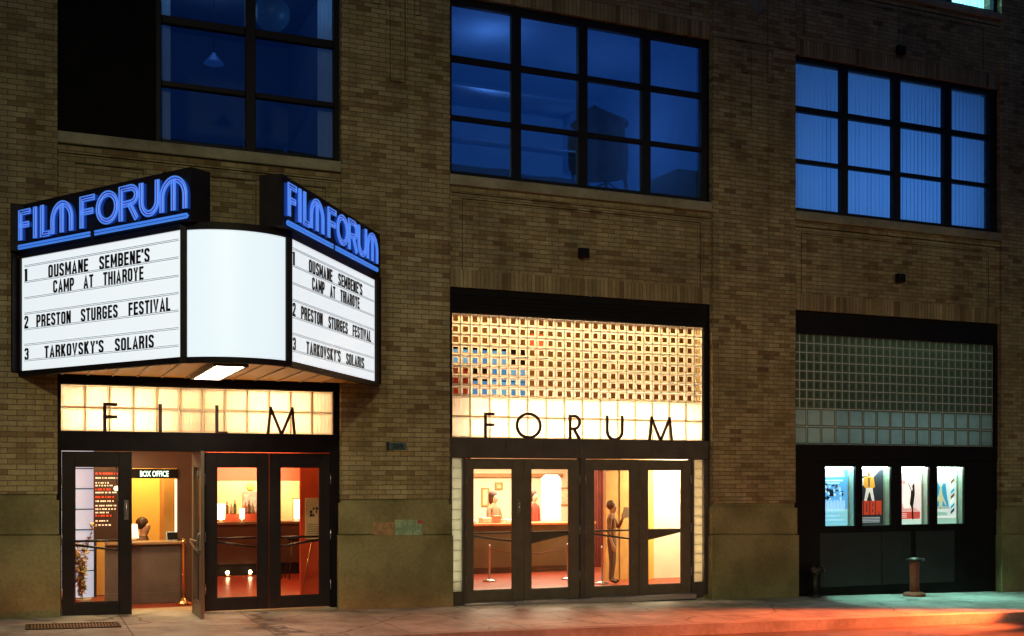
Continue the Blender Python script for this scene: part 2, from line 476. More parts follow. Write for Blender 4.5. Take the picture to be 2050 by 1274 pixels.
def gothic(ch):
    """condensed block capital: (width, strokes, half stroke)"""
    w, t = 0.5, 0.165
    a, b_, lo, hi, r = t / 2, w - t / 2, t / 2, 1 - t / 2, 0.13
    def ar(cx, cz, t0, t1): return [(cx + r * math.cos(R(t0 + (t1 - t0) * k / 5)), cz + r * math.sin(R(t0 + (t1 - t0) * k / 5))) for k in range(6)]
    TL = ar(a + r, hi - r, 180, 90); TR = ar(b_ - r, hi - r, 90, 0); BR = ar(b_ - r, lo + r, 0, -90); BLc = ar(a + r, lo + r, -90, -180)
    if ch == 'O': return w, [TL + TR + BR + BLc + [TL[0]]]
    if ch == 'U': return w, [[(a, 1)] + BLc[::-1] + BR[::-1] + [(b_, 1)]]
    if ch == 'C': return w, [[(b_, 0.68)] + TR[::-1] + TL[::-1] + BLc[::-1] + BR[::-1] + [(b_, 0.32)]]
    if ch == 'G': return w, [[(b_, 0.70)] + TR[::-1] + TL[::-1] + BLc[::-1] + BR[::-1] + [(b_, 0.46), (w * 0.5, 0.46)]]
    if ch == 'S': return w, [[(b_, 0.72)] + TR[::-1] + TL[::-1] + [(a, 0.66), (a + 0.06, 0.58), (b_ - 0.06, 0.42), (b_, 0.34)] + BR + BLc + [(a, 0.28)]]
    if ch == 'M': return 0.64, [[(a, 0), (a, 1)], [(0.64 - a, 0), (0.64 - a, 1)], [(a, 0.98), (0.32, 0.25), (0.64 - a, 0.98)]]
    if ch == 'N': return w, [[(a, 0), (a, 1)], [(b_, 0), (b_, 1)], [(a, 0.96), (b_, 0.04)]]
    if ch == 'A': return 0.54, [[(a * 0.9, 0), (0.27, 0.97), (0.54 - a * 0.9, 0)], [(0.13, 0.27), (0.41, 0.27)]]
    if ch == 'V': return 0.54, [[(a * 0.9, 1), (0.27, 0.03), (0.54 - a * 0.9, 1)]]
    if ch == 'E': return 0.44, [[(0.44, hi), (a, hi), (a, lo), (0.44, lo)], [(a, 0.51), (0.41, 0.51)]]
    if ch == 'F': return 0.43, [[(0.43, hi), (a, hi), (a, 0)], [(a, 0.5), (0.4, 0.5)]]
    if ch == 'L': return 0.42, [[(a, 1), (a, lo), (0.42, lo)]]
    if ch == 'T': return 0.46, [[(0, hi), (0.46, hi)], [(0.23, hi), (0.23, 0)]]
    if ch == 'I': return t, [[(a, 0), (a, 1)]]
    if ch == '1': return 0.2, [[(0.2 - a, 0), (0.2 - a, 1)], [(0.02, 0.86), (0.1, 0.9)]]
    if ch == 'H': return w, [[(a, 0), (a, 1)], [(b_, 0), (b_, 1)], [(a, 0.51), (b_, 0.51)]]
    if ch == 'P': return w, [[(a, 0), (a, hi)] + TR + [(b_, 0.55), (b_ - 0.1, 0.43), (a, 0.43)]]
    if ch == 'R': return w, [[(a, 0), (a, hi)] + TR + [(b_, 0.6), (b_ - 0.1, 0.48), (a, 0.48)], [(b_ - 0.12, 0.48), (b_, 0.33), (b_, 0)]]
    if ch == 'B': return w, [[(a, 0.5), (a, hi)] + TR + [(b_, 0.62), (b_ - 0.08, 0.52), (a, 0.52)], [(a, 0.52), (b_ - 0.08, 0.52), (b_, 0.42)] + BR + [(a, lo), (a, 0.52)]]
    if ch == 'K': return w, [[(a, 0), (a, 1)], [(a, 0.38), (b_, 1)], [(0.2, 0.52), (b_, 0)]]
    if ch == 'Y': return 0.52, [[(a, 1), (0.26, 0.46), (0.52 - a, 1)], [(0.26, 0.5), (0.26, 0)]]
    if ch == "'": return 0.12, [[(0.06, 1), (0.06, 0.72)]]
    if ch == '2': return w, [[(a, 0.7)] + TL + TR + [(b_, 0.62), (a, 0.16), (a, lo), (b_ + 0.06, lo)]]
    if ch == '3': return w, [[(a, 0.74)] + TL + TR + [(b_, 0.6), (b_ - 0.12, 0.51), (b_, 0.42)] + BR + BLc + [(a, 0.28)]]

def off_path(path, d):
    out = []; n = len(path); closed = path[0] == path[-1] and n > 3
    for k in range(n):
        p = Vector(path[k])
        pa = Vector(path[k - 1]) if k > 0 else (Vector(path[-2]) if closed else None)
        pc = Vector(path[k + 1]) if k < n - 1 else (Vector(path[1]) if closed else None)
        ta = (p - pa).normalized() if pa is not None else (pc - p).normalized()
        tc = (pc - p).normalized() if pc is not None else ta
        t = ta + tc
        t = t.normalized() if t.length > 1e-4 else ta
        nn = Vector((-t.y, t.x)); dt = nn.dot(Vector((-ta.y, ta.x))); m = 1.0 / dt if dt > 0.6 else 1.0
        out.append((p.x + nn.x * d * m, p.y + nn.y * d * m))
    return out

def gothic_line(text, mb, o, ex, nn, w, z0, z1, depth=0.008):
    """a row of sign letters fitted to width w; o is the row start, z0..z1 the letter height"""
    x = 0.0; items = []
    for ch in text:
        if ch == ' ': x += 0.55; continue
        gw, st = gothic(ch); items.append((x + random.uniform(-0.015, 0.015), st)); x += gw + 0.145
    tot = x - 0.145; sx = w / tot; H = z1 - z0
    for x0_, st in items:
        jz = random.uniform(-0.012, 0.012) * H
        for path in st:
            l = off_path(path, 0.082); r_ = off_path(path, -0.082)
            for k in range(len(path) - 1):
                q = [l[k], r_[k], r_[k + 1], l[k + 1]]
                pts = [o + ex * ((x0_ + p[0]) * sx) + Vector((0, 0, z0 + p[1] * H + jz)) + nn * depth for p in q]
                mb.slab(pts, nn, depth - 0.001)

def area(name, loc, size, energy, col, aim=(0, 0, -1), size_y=None):
    l = D.lights.new(name, 'AREA'); l.energy = energy; l.color = col; l.size = size
    if size_y: l.shape = 'RECTANGLE'; l.size_y = size_y
    o = D.objects.new(name, l); o.location = loc
    o.rotation_euler = Vector(aim).to_track_quat('-Z', 'Y').to_euler()
    COL.objects.link(o); return o

def point(name, loc, energy, col, r=0.05):
    l = D.lights.new(name, 'POINT'); l.energy = energy; l.color = col; l.shadow_soft_size = r
    o = D.objects.new(name, l); o.location = loc; COL.objects.link(o); return o

SL = -0.0185                      # the street falls gently to the right
def gz(x): return SL * x

# ------------------------------------------------------------------ ground
def strip(name, mat, x0, x1, y0, y1, dz=0.0, th=0.3):
    b = MB()
    vs = [(x0, y0, gz(x0) + dz - th), (x1, y0, gz(x1) + dz - th), (x1, y1, gz(x1) + dz - th), (x0, y1, gz(x0) + dz - th),
          (x0, y0, gz(x0) + dz), (x1, y0, gz(x1) + dz), (x1, y1, gz(x1) + dz), (x0, y1, gz(x0) + dz)]
    b.add(vs, [(3, 2, 1, 0), (4, 5, 6, 7), (0, 1, 5, 4), (1, 2, 6, 5), (2, 3, 7, 6), (3, 0, 4, 7)])
    return b.build(name, mat, kind='structure')
strip('road', M['road'], -150, 150, -150, -2.99, -0.14)
strip('sidewalk', M['sidewalk'], -60, 60, -2.80, 0.30)
strip('kerb', M['kerb'], -60, 60, -2.985, -2.804, 0.004)

# ------------------------------------------------------------------ the building
P = -0.14                         # face of the piers; the glass stands at y = 0
SP = -0.09                        # face of the brick between them
BL = empty('theatre_building', (2.6, 0.0, 0.0),
           'buff brick building with big steel windows and a glass block cinema front', 'building')

def cells(mb, x0, x1, z0, z1, yf, yb, grooves, m=0, gd=0.03):
    """a wall face with real sunk joints: grooves = list of (x0,x1,z0,z1)"""
    xs = sorted({x0, x1, *[g for r in grooves for g in r[:2]]}); zs = sorted({z0, z1, *[g for r in grooves for g in r[2:]]})
    xs = [x for x in xs if x0 <= x <= x1]; zs = [z for z in zs if z0 <= z <= z1]
    mb.box(x0, x1, yf + gd, yb, z0, z1, m)
    def dead(a, b):
        return any(r[0] - 1e-6 < a < r[1] + 1e-6 and r[2] - 1e-6 < b < r[3] + 1e-6 for r in grooves)
    for i in range(len(xs) - 1):
        run = None
        for j in range(len(zs) - 1):
            a, b = (xs[i] + xs[i + 1]) / 2, (zs[j] + zs[j + 1]) / 2
            if not dead(a, b):
                if run is None: run = zs[j]
            else:
                if run is not None: mb.box(xs[i], xs[i + 1], yf, yf + gd, run, zs[j], m); run = None
        if run is not None: mb.box(xs[i], xs[i + 1], yf, yf + gd, run, z1, m)

def rect_groove(a, b, c, d, w=0.016):
    return [(a, a + w, c, d), (b - w, b, c, d), (a, b, c, c + w), (a, b, d - w, d)]

TOP = 13.2
def plz(x): return 1.515 + SL * x       # top of the stone plinth follows the street
def plm(x): return 1.042 + SL * x
def sbox(mb, x0, x1, y0, y1, zb, zt, m=0):
    """box whose bottom and top follow the street"""
    vs = [(x0, y0, zb(x0)), (x1, y0, zb(x1)), (x1, y1, zb(x1)), (x0, y1, zb(x0)),
          (x0, y0, zt(x0)), (x1, y0, zt(x1)), (x1, y1, zt(x1)), (x0, y1, zt(x0))]
    mb.add(vs, [(3, 2, 1, 0), (4, 5, 6, 7), (0, 1, 5, 4), (1, 2, 6, 5), (2, 3, 7, 6), (3, 0, 4, 7)], m)

def pier(x0, x1, grooves=()):
    b = MB()
    zb = plz((x0 + x1) / 2) + 0.02
    cells(b, x0, x1, zb + 0.03, TOP, P, 0.35, list(grooves))
    o = b.build('brick_pier', M['brick'], BL)
    s = MB()
    sbox(s, x0 + 0.012, x1 - 0.012, P + 0.02, 0.35, lambda x: plz(x) - 0.02, lambda x: zb + 0.029)      # shadow joint
    sbox(s, x0 - 0.02, x1 + 0.02, P - 0.014, 0.35, lambda x: plm(x) + 0.018, lambda x: plz(x) - 0.02)
    sbox(s, x0 + 0.004, x1 - 0.004, P + 0.004, 0.35, plm, lambda x: plm(x) + 0.018)
    sbox(s, x0 - 0.035, x1 + 0.035, P - 0.04, 0.35, lambda x: gz(x) - 0.15, plm)
    s.build('stone_plinth', M['stone'], o)
    return o
g2 = rect_groove(-0.987, -0.748, 7.55, 14) + rect_groove(-1.25, -1.12, 8.62, 14) + rect_groove(-0.62, -0.52, 8.55, 14)
g3 = [(4.434, 6.058, 9.00, 9.022)] + rect_groove(4.81, 5.50, 9.022, 14)[:2] + [(5.16, 5.18, 7.63, 9.0)] + rect_groove(5.0, 5.13, 8.5, 8.95) + rect_groove(5.48, 5.6, 8.4, 8.95)
pier(-7.03, -5.404)
pier(-1.695, -0.07, g2)
pier(4.434, 6.058, g3)
pier(10.62, 12.25, rect_groove(11.2, 11.5, 7.5, 14))
# the shield set into the third pier
b = MB()
b.slab([(5.09, P - 0.001, 9.95), (5.09, P - 0.001, 9.62), (5.27, P - 0.001, 9.46), (5.44, P - 0.001, 9.62), (5.44, P - 0.001, 9.95)], (0, -1, 0), -0.03)
b.build('stone_shield', M['sill'], BL)
# walls beyond the picture on either side
for (a, c) in ((-20, -7.03), (12.25, 30)):
    b = MB(); b.box(a, c, SP, 0.35, -0.8, TOP); b.build('brick_wall', M['brick'], BL)

BAYS = [(-5.404, -1.695), (-0.07, 4.434), (6.058, 10.62)]
def spandrel(x0, x1, zs0, zs1, z1, grooves, sill_h=0.15, sill_p=0.03):
    """upright brick course over the opening, brick field with sunk panels, stone sill"""
    b = MB()
    b.box(x0, x1, SP, 0.30, zs0, zs1, 1)
    cells(b, x0, x1, zs1, z1, SP, 0.30, grooves, 0)
    o = b.build('spandrel', [M['brick'], M['soldier']], BL)
    s = MB(); s.bbox(x0, x1, P - sill_p + 0.03, 0.2, z1, z1 + sill_h, 0.01)
    s.build('sill', M['sill'], o)
def long_groove(x0, x1, z): return [(x0, x1, z, z + 0.02)]
# first to second floor
g = long_groove(-5.404, -1.695, 6.05)
for (a, c) in ((-5.19, -4.34), (-4.1, -2.87), (-2.66, -1.9)): g += rect_groove(a, c, 4.98, 5.95)
spandrel(*BAYS[0], 4.69, 4.95, 6.18, g)
spandrel(*BAYS[1], 4.69, 4.95, 6.18, long_groove(-0.07, 4.434, 6.06) + [(0.13, 0.15, 4.95, 6.0), (4.22, 4.24, 4.95, 6.0), (0.13, 4.24, 5.98, 6.0)])
spandrel(*BAYS[2], 4.70, 4.97, 6.20, long_groove(6.058, 10.62, 6.08) + [(6.2, 6.22, 4.97, 6.0), (10.34, 10.36, 4.97, 6.0), (6.2, 10.36, 5.98, 6.0)])
for i, (x0, x1) in enumerate(BAYS):
    gg = long_groove(x0, x1, 10.12) + [(x0 + 0.2, x0 + 0.22, 9.3, 10.05), (x1 - 0.4, x1 - 0.38, 9.3, 10.05), (x0 + 0.2, x1 - 0.38, 10.03, 10.05)]
    if i == 2: gg += [(8.28, 8.30, 9.42, 10.12)]
    spandrel(x0, x1, 8.98, 9.24, 10.24, gg, 0.12)

# dark backing floors so that no light leaks between storeys
b = MB()
b.box(-7, 12.2, 0.31, 9.0, 5.3, 5.9)
b.box(-7, 12.2, 0.31, 9.0, 9.3, 9.9)
b.build('floor_slab', simple('grey_plaster', (0.25, 0.24, 0.22), 0.9), BL)

# ------------------------------------------------------------------ upper windows
blind_m = simple('vertical_blind_fabric', (0.62, 0.68, 0.75), 0.8, 0, 0.06, 3)
def translucent(name, col, w=0.6):
    m = D.materials.new(name); m.use_nodes = True
    nt = m.node_tree; nt.nodes.clear(); L = nt.links
    o = N(nt, "ShaderNodeOutputMaterial"); mx = N(nt, "ShaderNodeMixShader"); mx.inputs[0].default_value = w
    d = N(nt, "ShaderNodeBsdfDiffuse"); t = N(nt, "ShaderNodeBsdfTranslucent")
    d.inputs[0].default_value = (*col, 1); t.inputs[0].default_value = (*col, 1)
    L.new(d.outputs[0], mx.inputs[1]); L.new(t.outputs[0], mx.inputs[2]); L.new(mx.outputs[0], o.inputs[0])
    return m
M['blind'] = translucent('blind_fabric', (0.75, 0.8, 0.85), 0.65)

def upper_window(x0, x1, z0, z1, cols, rows, pane, board=None, name='steel_window'):
    f = MB()
    xs = [x0 + 0.002] + [c for p in cols for c in p] + [x1 - 0.002]
    if board is not None: xs[0] = board
    zs = [z0 + 0.002] + [c for p in rows for c in p] + [z1 - 0.002]
    for i in range(0, len(xs), 2):
        f.bbox(xs[i], xs[i + 1], -0.035, 0.06, zs[0], zs[-1], 0.008)
    for j in range(0, len(zs), 2):
        for (a, c) in cols:
            d = -0.03 if j in (0, len(zs) - 2) else -0.022
            f.bbox(a + 0.0005, c - 0.0005, d, 0.055, zs[j], zs[j + 1], 0.008)
    o = f.build(name, M['frame'], BL)
    g = MB()
    for (a, c) in cols:
        for (d, e) in rows:
            # slack old panes: each leans a hair
            t = random.uniform(-0.002, 0.002); u = random.uniform(-0.002, 0.002)
            g.add([(a, 0.02 + t, d), (c, 0.02 + u, d), (c, 0.02 - t, e), (a, 0.02 - u, e)], [(0, 1, 2, 3)])
    g.build('window_panes', pane, o)
    return o
R2 = [(6.41, 7.165), (7.235, 8.03), (8.115, 8.86)]
w1 = upper_window(*BAYS[0], 6.33, 8.975, [(-4.113, -3.005), (-2.865, -1.775)], [(6.40, 7.11), (7.185, 7.95), (8.06, 8.85)], M['win_dim'], -4.19)
b = MB(); b.bbox(-5.402, -4.192, -0.03, 0.06, 6.332, 8.97, 0.004)
b.build('blank_panel', simple('sooty_black_board', (0.004, 0.0025, 0.0022), 0.7, 0, 0.6, 3, 0.1, 0.08), w1)
w2 = upper_window(*BAYS[1], 6.33, 8.975, [(-0.003, 0.964), (1.112, 2.079), (2.234, 3.198), (3.351, 4.29)], R2, M['win_sky'])
w3 = upper_window(*BAYS[2], 6.35, 8.975, [(6.135, 7.085), (7.237, 8.215), (8.381, 9.37), (9.544, 10.44)],
                  [(6.43, 7.19), (7.26, 8.05), (8.15, 8.89)], M['win_clear'])
for i, (x0, x1) in enumerate(BAYS):
    k = (x1 - x0) / 4
    upper_window(x0, x1, 10.365, TOP - 0.1, [(x0 + k * j + 0.07, x0 + k * (j + 1) - 0.08) for j in range(4)],
                 [(10.44, 11.3), (11.37, 12.2), (12.27, 13.0)], M['win_clear'] if i == 2 else M['win_dim'])
b = MB(); b.box(-7.03, 12.25, -0.139, 0.35, TOP, TOP + 0.6); b.build('parapet', M['brick'], BL)

def blinds(x0, x1, z0, z1, parent, y=0.28, step=0.088, ang=9):
    b = MB(); x = x0
    while x < x1:
        a = R(ang + random.uniform(-4, 4)); dx = 0.047 * math.cos(a); dy = 0.047 * math.sin(a)
        b.add([(x - dx, y - dy, z0), (x + dx, y + dy, z0), (x + dx, y + dy, z1), (x - dx, y - dy, z1)], [(0, 1, 2, 3)])
        x += step
    return b.build('vertical_blinds', M['blind'], parent)
blinds(6.1, 10.6, 6.36, 8.95, w3)
wt = [o for o in BL.children if o.name.startswith('steel_window')][-1]
blinds(6.1, 10.6, 10.38, 13.1, wt)

def room(x0, x1, y0, y1, z0, z1, wall, floor=None, ceil=None):
    t = 0.05
    b = MB()
    b.box(x0 - t, x0, y0, y1, z0, z1); b.box(x1, x1 + t, y0, y1, z0, z1); b.box(x0 - t, x1 + t, y1, y1 + t, z0, z1)
    b.build('interior_wall', wall, BL)
    b = MB(); b.box(x0 - t, x1 + t, y0, y1 + t, z0 - t, z0); b.build('interior_floor', floor or wall, BL)
    b = MB(); b.box(x0 - t, x1 + t, y0, y1 + t, z1, z1 + t); b.build('ceiling', ceil or wall, BL)
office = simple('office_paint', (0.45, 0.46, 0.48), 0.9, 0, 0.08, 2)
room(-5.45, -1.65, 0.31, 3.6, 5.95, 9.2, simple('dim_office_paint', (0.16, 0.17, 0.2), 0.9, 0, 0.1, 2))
room(-0.12, 4.48, 0.31, 4.0, 5.95, 9.2, office)
room(6.0, 10.68, 0.31, 3.0, 5.95, 9.2, office)
room(6.0, 10.68, 0.31, 3.0, 9.95, 13.1, office)
# pipes and ducts seen through the middle window
b = MB()
b.tube([(-0.1, 1.6, 8.1), (2.75, 1.6, 8.1)], 0.16, 16)
b.tube([(-0.1, 1.2, 7.25), (2.7, 1.2, 7.25)], 0.05, 12)
b.tube([(2.75, 1.6, 8.18), (2.75, 1.6, 7.05)], 0.15, 16)
b.build('duct', simple('painted_duct', (0.6, 0.62, 0.65), 0.5, 0, 0.08, 3), BL)
# first window: curtains, globe lamp, a desk lamp hanging, things on the sill
cm = translucent('curtain_cloth', (0.8, 0.85, 0.9), 0.5)
for (a, c) in ((-4.12, -3.98), (-1.97, -1.76)):
    b = MB(); n = 10
    vs = []
    for k in range(n + 1):
        x = a + (c - a) * k / n
        for z in (6.38, 8.9): vs.append((x, 0.12 + 0.02 * math.sin(k * 2.2), z))
    b.add(vs, [(2 * k, 2 * k + 2, 2 * k + 3, 2 * k + 1) for k in range(n)], 0, True)
    b.build('curtain', cm, w1)
point('room_light', (-3.2, 1.6, 8.9), 6, (0.25, 0.55, 1.0), 0.3)  # blue lights added in these rooms to give the panes dusk blue
point('room_light', (1.2, 1.5, 8.7), 26, (0.16, 0.42, 1.0), 0.3)
point('room_light', (3.4, 1.8, 7.9), 24, (0.14, 0.40, 1.0), 0.3)
point('room_light', (-1.9, 0.5, 8.5), 2.2, (0.25, 0.6, 1.0), 0.1)
point('room_light', (-4.0, 0.45, 8.5), 1.6, (0.25, 0.6, 1.0), 0.1)
t = empty('pendant_globe', (-2.436, 1.0, 8.711), 'pale round globe lamp hanging behind the upper left window', 'lamp')
b = MB(); b.ball((-2.436, 1.0, 8.711), 0.26); b.build('globe', emit('dim_globe', (0.03, 0.08, 0.13), 0.12), t)
b = MB(); b.tube([(-2.436, 1.0, 8.961), (-2.436, 1.0, 9.2)], 0.012, 6); b.build('cord', M['black'], t)
t = empty('pendant_lamp', (-3.203, 1.5, 8.115), 'small cone shaped pendant lamp behind the upper left window', 'lamp')
b = MB(); b.lathe([(0.15, 0), (0.13, 0.02), (0.04, 0.13), (0.02, 0.16)], (-3.203, 1.5, 8.035), 18); b.build('lamp_shade', emit('dim_shade', (0.03, 0.10, 0.36), 0.2), t)
b = MB(); b.tube([(-3.203, 1.5, 8.185), (-3.203, 1.5, 9.2)], 0.008, 6); b.build('cord', M['black'], t)
b = MB(); b.bbox(-3.168, -2.988, 0.12, 0.26, 6.334, 6.40, 0.004); b.build('sill_box', simple('pink_box', (0.5, 0.2, 0.22), 0.7), loc=(-3.078, 0.2, 6.334), label='small pinkish box on the sill inside the upper left window', cat='box')
b = MB(); b.lathe([(0.035, 0), (0.035, 0.12), (0.015, 0.16), (0.015, 0.2)], (-2.405, 0.2, 6.334), 14); b.build('bottle', simple('blue_bottle', (0.06, 0.15, 0.5), 0.3), loc=(-2.405, 0.2, 6.334), label='small blue bottle on the sill inside the upper left window', cat='bottle')
area('room_light', (8.3, 1.9, 6.3), 4.2, 26, (0.11, 0.37, 1.0), (0, -0.8, 0.6), 0.5)  # blue lights added behind the blinds, standing for dusk sky on them
area('room_light', (8.3, 1.9, 7.5), 4.2, 24, (0.11, 0.38, 1.0), (0, -1, 0), 2.4)
area('room_light', (8.3, 1.6, 11.5), 4.2, 420, (0.35, 0.95, 1.0), (0, -1, 0), 2.4)

# ------------------------------------------------------------------ glass block walls
def blocks(name, x0, x1, z0, zm, z1, nL, parent, core, edge=None, big=None, rim=None, y=0.0):
    """two rows of large ribbed blocks below eight rows of small clear ones"""
    j = 0.006
    b = MB()
    b.box(x0, x1, y + 0.012, y + 0.02, z0, z0 + 0.001, 0)
    def ring(a0, a1, c0, c1, inset, proud, mi, mc):
        A = [(a0, y + 0.011, c0), (a1, y + 0.011, c0), (a1, y + 0.011, c1), (a0, y + 0.011, c1)]
        k = inset * 0.35
        Bq = [(a0 + k, y, c0 + k), (a1 - k, y, c0 + k), (a1 - k, y, c1 - k), (a0 + k, y, c1 - k)]
        il, ir, ib, it = [inset * (q + random.uniform(-0.09, 0.09)) for q in (0.92, 1.14, 0.9, 1.04)]
        C = [(a0 + il, y + proud, c0 + ib), (a1 - ir, y + proud, c0 + ib), (a1 - ir, y + proud, c1 - it), (a0 + il, y + proud, c1 - it)]
        vs = A + Bq + C
        for i in range(4):
            q = (i + 1) % 4
            b.add([vs[i], vs[q], vs[4 + q], vs[4 + i]], [(0, 1, 2, 3)], mi)
            b.add([vs[4 + i], vs[4 + q], vs[8 + q], vs[8 + i]], [(0, 1, 2, 3)], mi)
        b.add(C, [(0, 1, 2, 3)], mc)
    def grid(nx, nz, c0, c1, inset, proud, mi, mc):
        w = (x1 - x0) / nx; h = (c1 - c0) / nz
        for i in range(nx):
            for k in range(nz):
                a = x0 + i * w; c = c0 + k * h
                ring(a + j, a + w - j, c + j, c + h - j, inset, proud, mi, mc)
        # mortar joints
        for i in range(nx + 1):
            b.box(max(x0, x0 + i * w - j), min(x1, x0 + i * w + j), y + 0.009, y + 0.03, c0, c1, 0)
        for k in range(nz + 1):
            for i in range(nx):
                b.box(x0 + i * w + j + 0.0002, x0 + (i + 1) * w - j - 0.0002, y + 0.0092, y + 0.03, max(c0, c0 + k * h - j), min(c1, c0 + k * h + j), 0)
    grid(nL, 2, z0, zm - 0.0004, 0.02, 0.005, 4, 1)
    if z1 > zm: grid(nL * 2, 8, zm, z1, 0.031, 0.012, 2, 3)
    return b.build(name, [M['mortar'], big or M['blockL'], edge or M['blockE'], core, rim or M['blockR']], parent)

# ------------------------------------------------------------------ entrance fronts
def make_door(parent, x0, x1, gx0, gx1, gz0, gz1, z0, z1, hinge, mat, solid, y=-0.02, pull=False):
    """one leaf: stiles and rails, pane, push bar, hinges"""
    f = MB()
    for (a, c) in ((x0, gx0), (gx1, x1)): f.bbox(a, c, y, y + 0.045, z0, z1, 0.004)
    for (a, c) in ((z0, gz0), (gz1, z1)): f.bbox(gx0 + 0.0005, gx1 - 0.0005, y + 0.002, y + 0.043, a, c, 0.003)
    # glazing bead
    w = 0.014
    for (a, c, d, e) in ((gx0, gx0 + w, gz0, gz1), (gx1 - w, gx1, gz0, gz1), (gx0 + w, gx1 - w, gz0, gz0 + w), (gx0 + w, gx1 - w, gz1 - w, gz1)):
        f.box(a + 0.0004, c - 0.0004, y + 0.008, y + 0.035, d + 0.0004, e - 0.0004)
    o = f.build('door', mat, parent)
    g = MB(); g.add([(gx0, y + 0.022, gz0), (gx1, y + 0.022, gz0), (gx1, y + 0.022, gz1), (gx0, y + 0.022, gz1)], [(0, 1, 2, 3)])
    g.build('pane', M['glass'], o)
    p = MB(); yb = y + 0.07; zt = 1.055; zl = 0.86
    xa, xb = (x0 + 0.05, x1 - 0.05)
    hx, fx = (xa, xb) if hinge == 'l' else (xb, xa)
    p.tube([(hx, yb, zt), (fx, yb, zt)], 0.016, 8)
    if solid:
        pts = [(hx, yb, zt - 0.03), (hx, yb, zt), (fx, yb, zt), (fx, yb, zl)]
        p.slab(pts if hinge == 'l' else pts[::-1], (0, -1, 0), 0.02)
    else:
        p.tube([(hx, yb, zt - 0.03), (fx, yb, zl + 0.05)], 0.016, 8)
    p.build('push_bar', mat, o)
    hx = x0 - 0.004 if hinge == 'l' else x1 + 0.004
    for z in (0.38, 1.08, 1.86):
        hb = MB(); hb.tube([(hx, y - 0.006, z - 0.07), (hx, y - 0.006, z + 0.07)], 0.009, 8)
        hb.build('hinge', M['steel'], o)
    return o

def lever(parent, x, z, y):
    b = MB(); b.bbox(x - 0.03, x + 0.03, y - 0.012, y, z - 0.13, z + 0.13, 0.004)
    b.tube([(x, y - 0.012, z - 0.08), (x, y - 0.05, z - 0.07), (x, y - 0.05, z + 0.07), (x, y - 0.012, z + 0.08)], 0.009, 8)
    b.build('pull_handle', M['steel'], parent)

# -- left entrance
F1 = MB(); fb = M['black']
x0, x1 = BAYS[0]
F1.bbox(x0 + 0.002, x1 - 0.002, -0.055, 0.09, 2.235, 2.49, 0.006)           # band over the doors
F1.bbox(x0 + 0.002, x1 - 0.002, -0.05, 0.09, 3.097, 3.60, 0.006)            # header under the marquee
for (a, c) in ((x0 + 0.002, -5.362), (-1.78, x1 - 0.002)): F1.bbox(a, c, -0.05, 0.09, 2.4903, 3.0967, 0.006)
for (a, c) in ((x0 + 0.002, -5.352), (-3.625, -3.545), (-1.815, x1 - 0.002)): F1.bbox(a, c, -0.052, 0.09, -0.05, 2.2347, 0.006)
for x in (-4.55, -3.70, -2.62, -2.419): F1.box(x - 0.004, x + 0.004, -0.058, -0.05, 2.245, 2.48)
f1 = F1.build('entrance_frame', fb, BL)
b = MB(); b.box(x0 + 0.05, x1 - 0.05, -0.10, 0.12, 0.02, 0.058); b.build('threshold', M['sill'], f1)
blocks('glass_block_transom', -5.361, -1.781, 2.491, 3.095, 3.095, 12, BL, M['core'])
dA = make_door(BL, -5.348, -4.487, -5.195, -4.648, 0.255, 2.035, 0.065, 2.225, 'l', M['door_black'], False)
lever(dA, -4.56, 1.46, -0.02)
dC = make_door(BL, -3.54, -2.685, -3.393, -2.833, 0.24, 2.035, 0.075, 2.225, 'l', M['door_black'], False)
dD = make_door(BL, -2.677, -1.82, -2.53, -1.968, 0.235, 2.035, 0.075, 2.225, 'r', M['door_black'], False)
# the open leaf: built shut in its frame, then swung out on its right hand hinge
dB = make_door(BL, -4.48, -3.632, -4.335, -3.785, 0.255, 2.035, 0.07, 2.225, 'r', M['door'], False)
piv = Vector((-3.66, -0.03, 0)) - ORG[dB]
rot = Matrix.Translation(piv) @ Matrix.Rotation(R(90), 4, 'Z') @ Matrix.Translation(-piv)
for o in [dB] + list(dB.children):
    o.data.transform(rot)
b = MB()
b.tube([(-3.68, -0.80, 0.95), (-3.74, -0.80, 0.95), (-3.76, -0.80, 1.02), (-3.74, -0.80, 1.16), (-3.68, -0.80, 1.19)], 0.011, 8)
b.build('pull_handle', M['steel'], dB)

# -- middle entrance
F2 = MB(); fb = M['brown']
x0, x1 = BAYS[1]
F2.bbox(x0 + 0.002, x1 - 0.002, -0.06, 0.09, 2.178, 2.48, 0.006)
for x in (0.266, 0.865, 1.482, 2.09, 2.724, 3.357): F2.box(x - 0.012, x + 0.012, -0.068, -0.058, 2.19, 2.47)
for (a, c) in ((x0 + 0.002, -0.002), (4.328, x1 - 0.002)): F2.bbox(a, c, -0.05, 0.09, 0, 2.1777, 0.006)
for (a, c) in ((0.165, 0.215), (2.103, 2.193), (4.105, 4.146)): F2.bbox(a, c, -0.05, 0.09, 0.0, 2.1777, 0.006)
for (a, c) in ((-0.002, 0.165), (4.146, 4.328)): F2.bbox(a, c, -0.045, 0.09, -0.05, 0.20, 0.006)
f2 = F2.build('entrance_frame', fb, BL)
F2 = MB()
for (a, c) in ((x0 + 0.002, -0.001), (4.328, x1 - 0.002)): F2.bbox(a, c, -0.05, 0.09, 2.4803, 4.32, 0.006)
F2.bbox(x0 + 0.002, x1 - 0.002, -0.045, 0.12, 4.3203, 4.688, 0.006)
for k in range(4): F2.box(x0 + 0.004, x1 - 0.15, -0.058, -0.046, 4.40 + k * 0.06, 4.412 + k * 0.06)
F2.build('shutter_housing', M['black'], BL)
b = MB(); b.bbox(0.17, 4.14, -0.13, 0.10, -0.06, 0.028, 0.01); b.build('threshold', M['steel'], f2)
blocks('glass_block_wall', 0.0, 4.327, 2.481, 3.093, 4.32, 14, BL, M['core'])
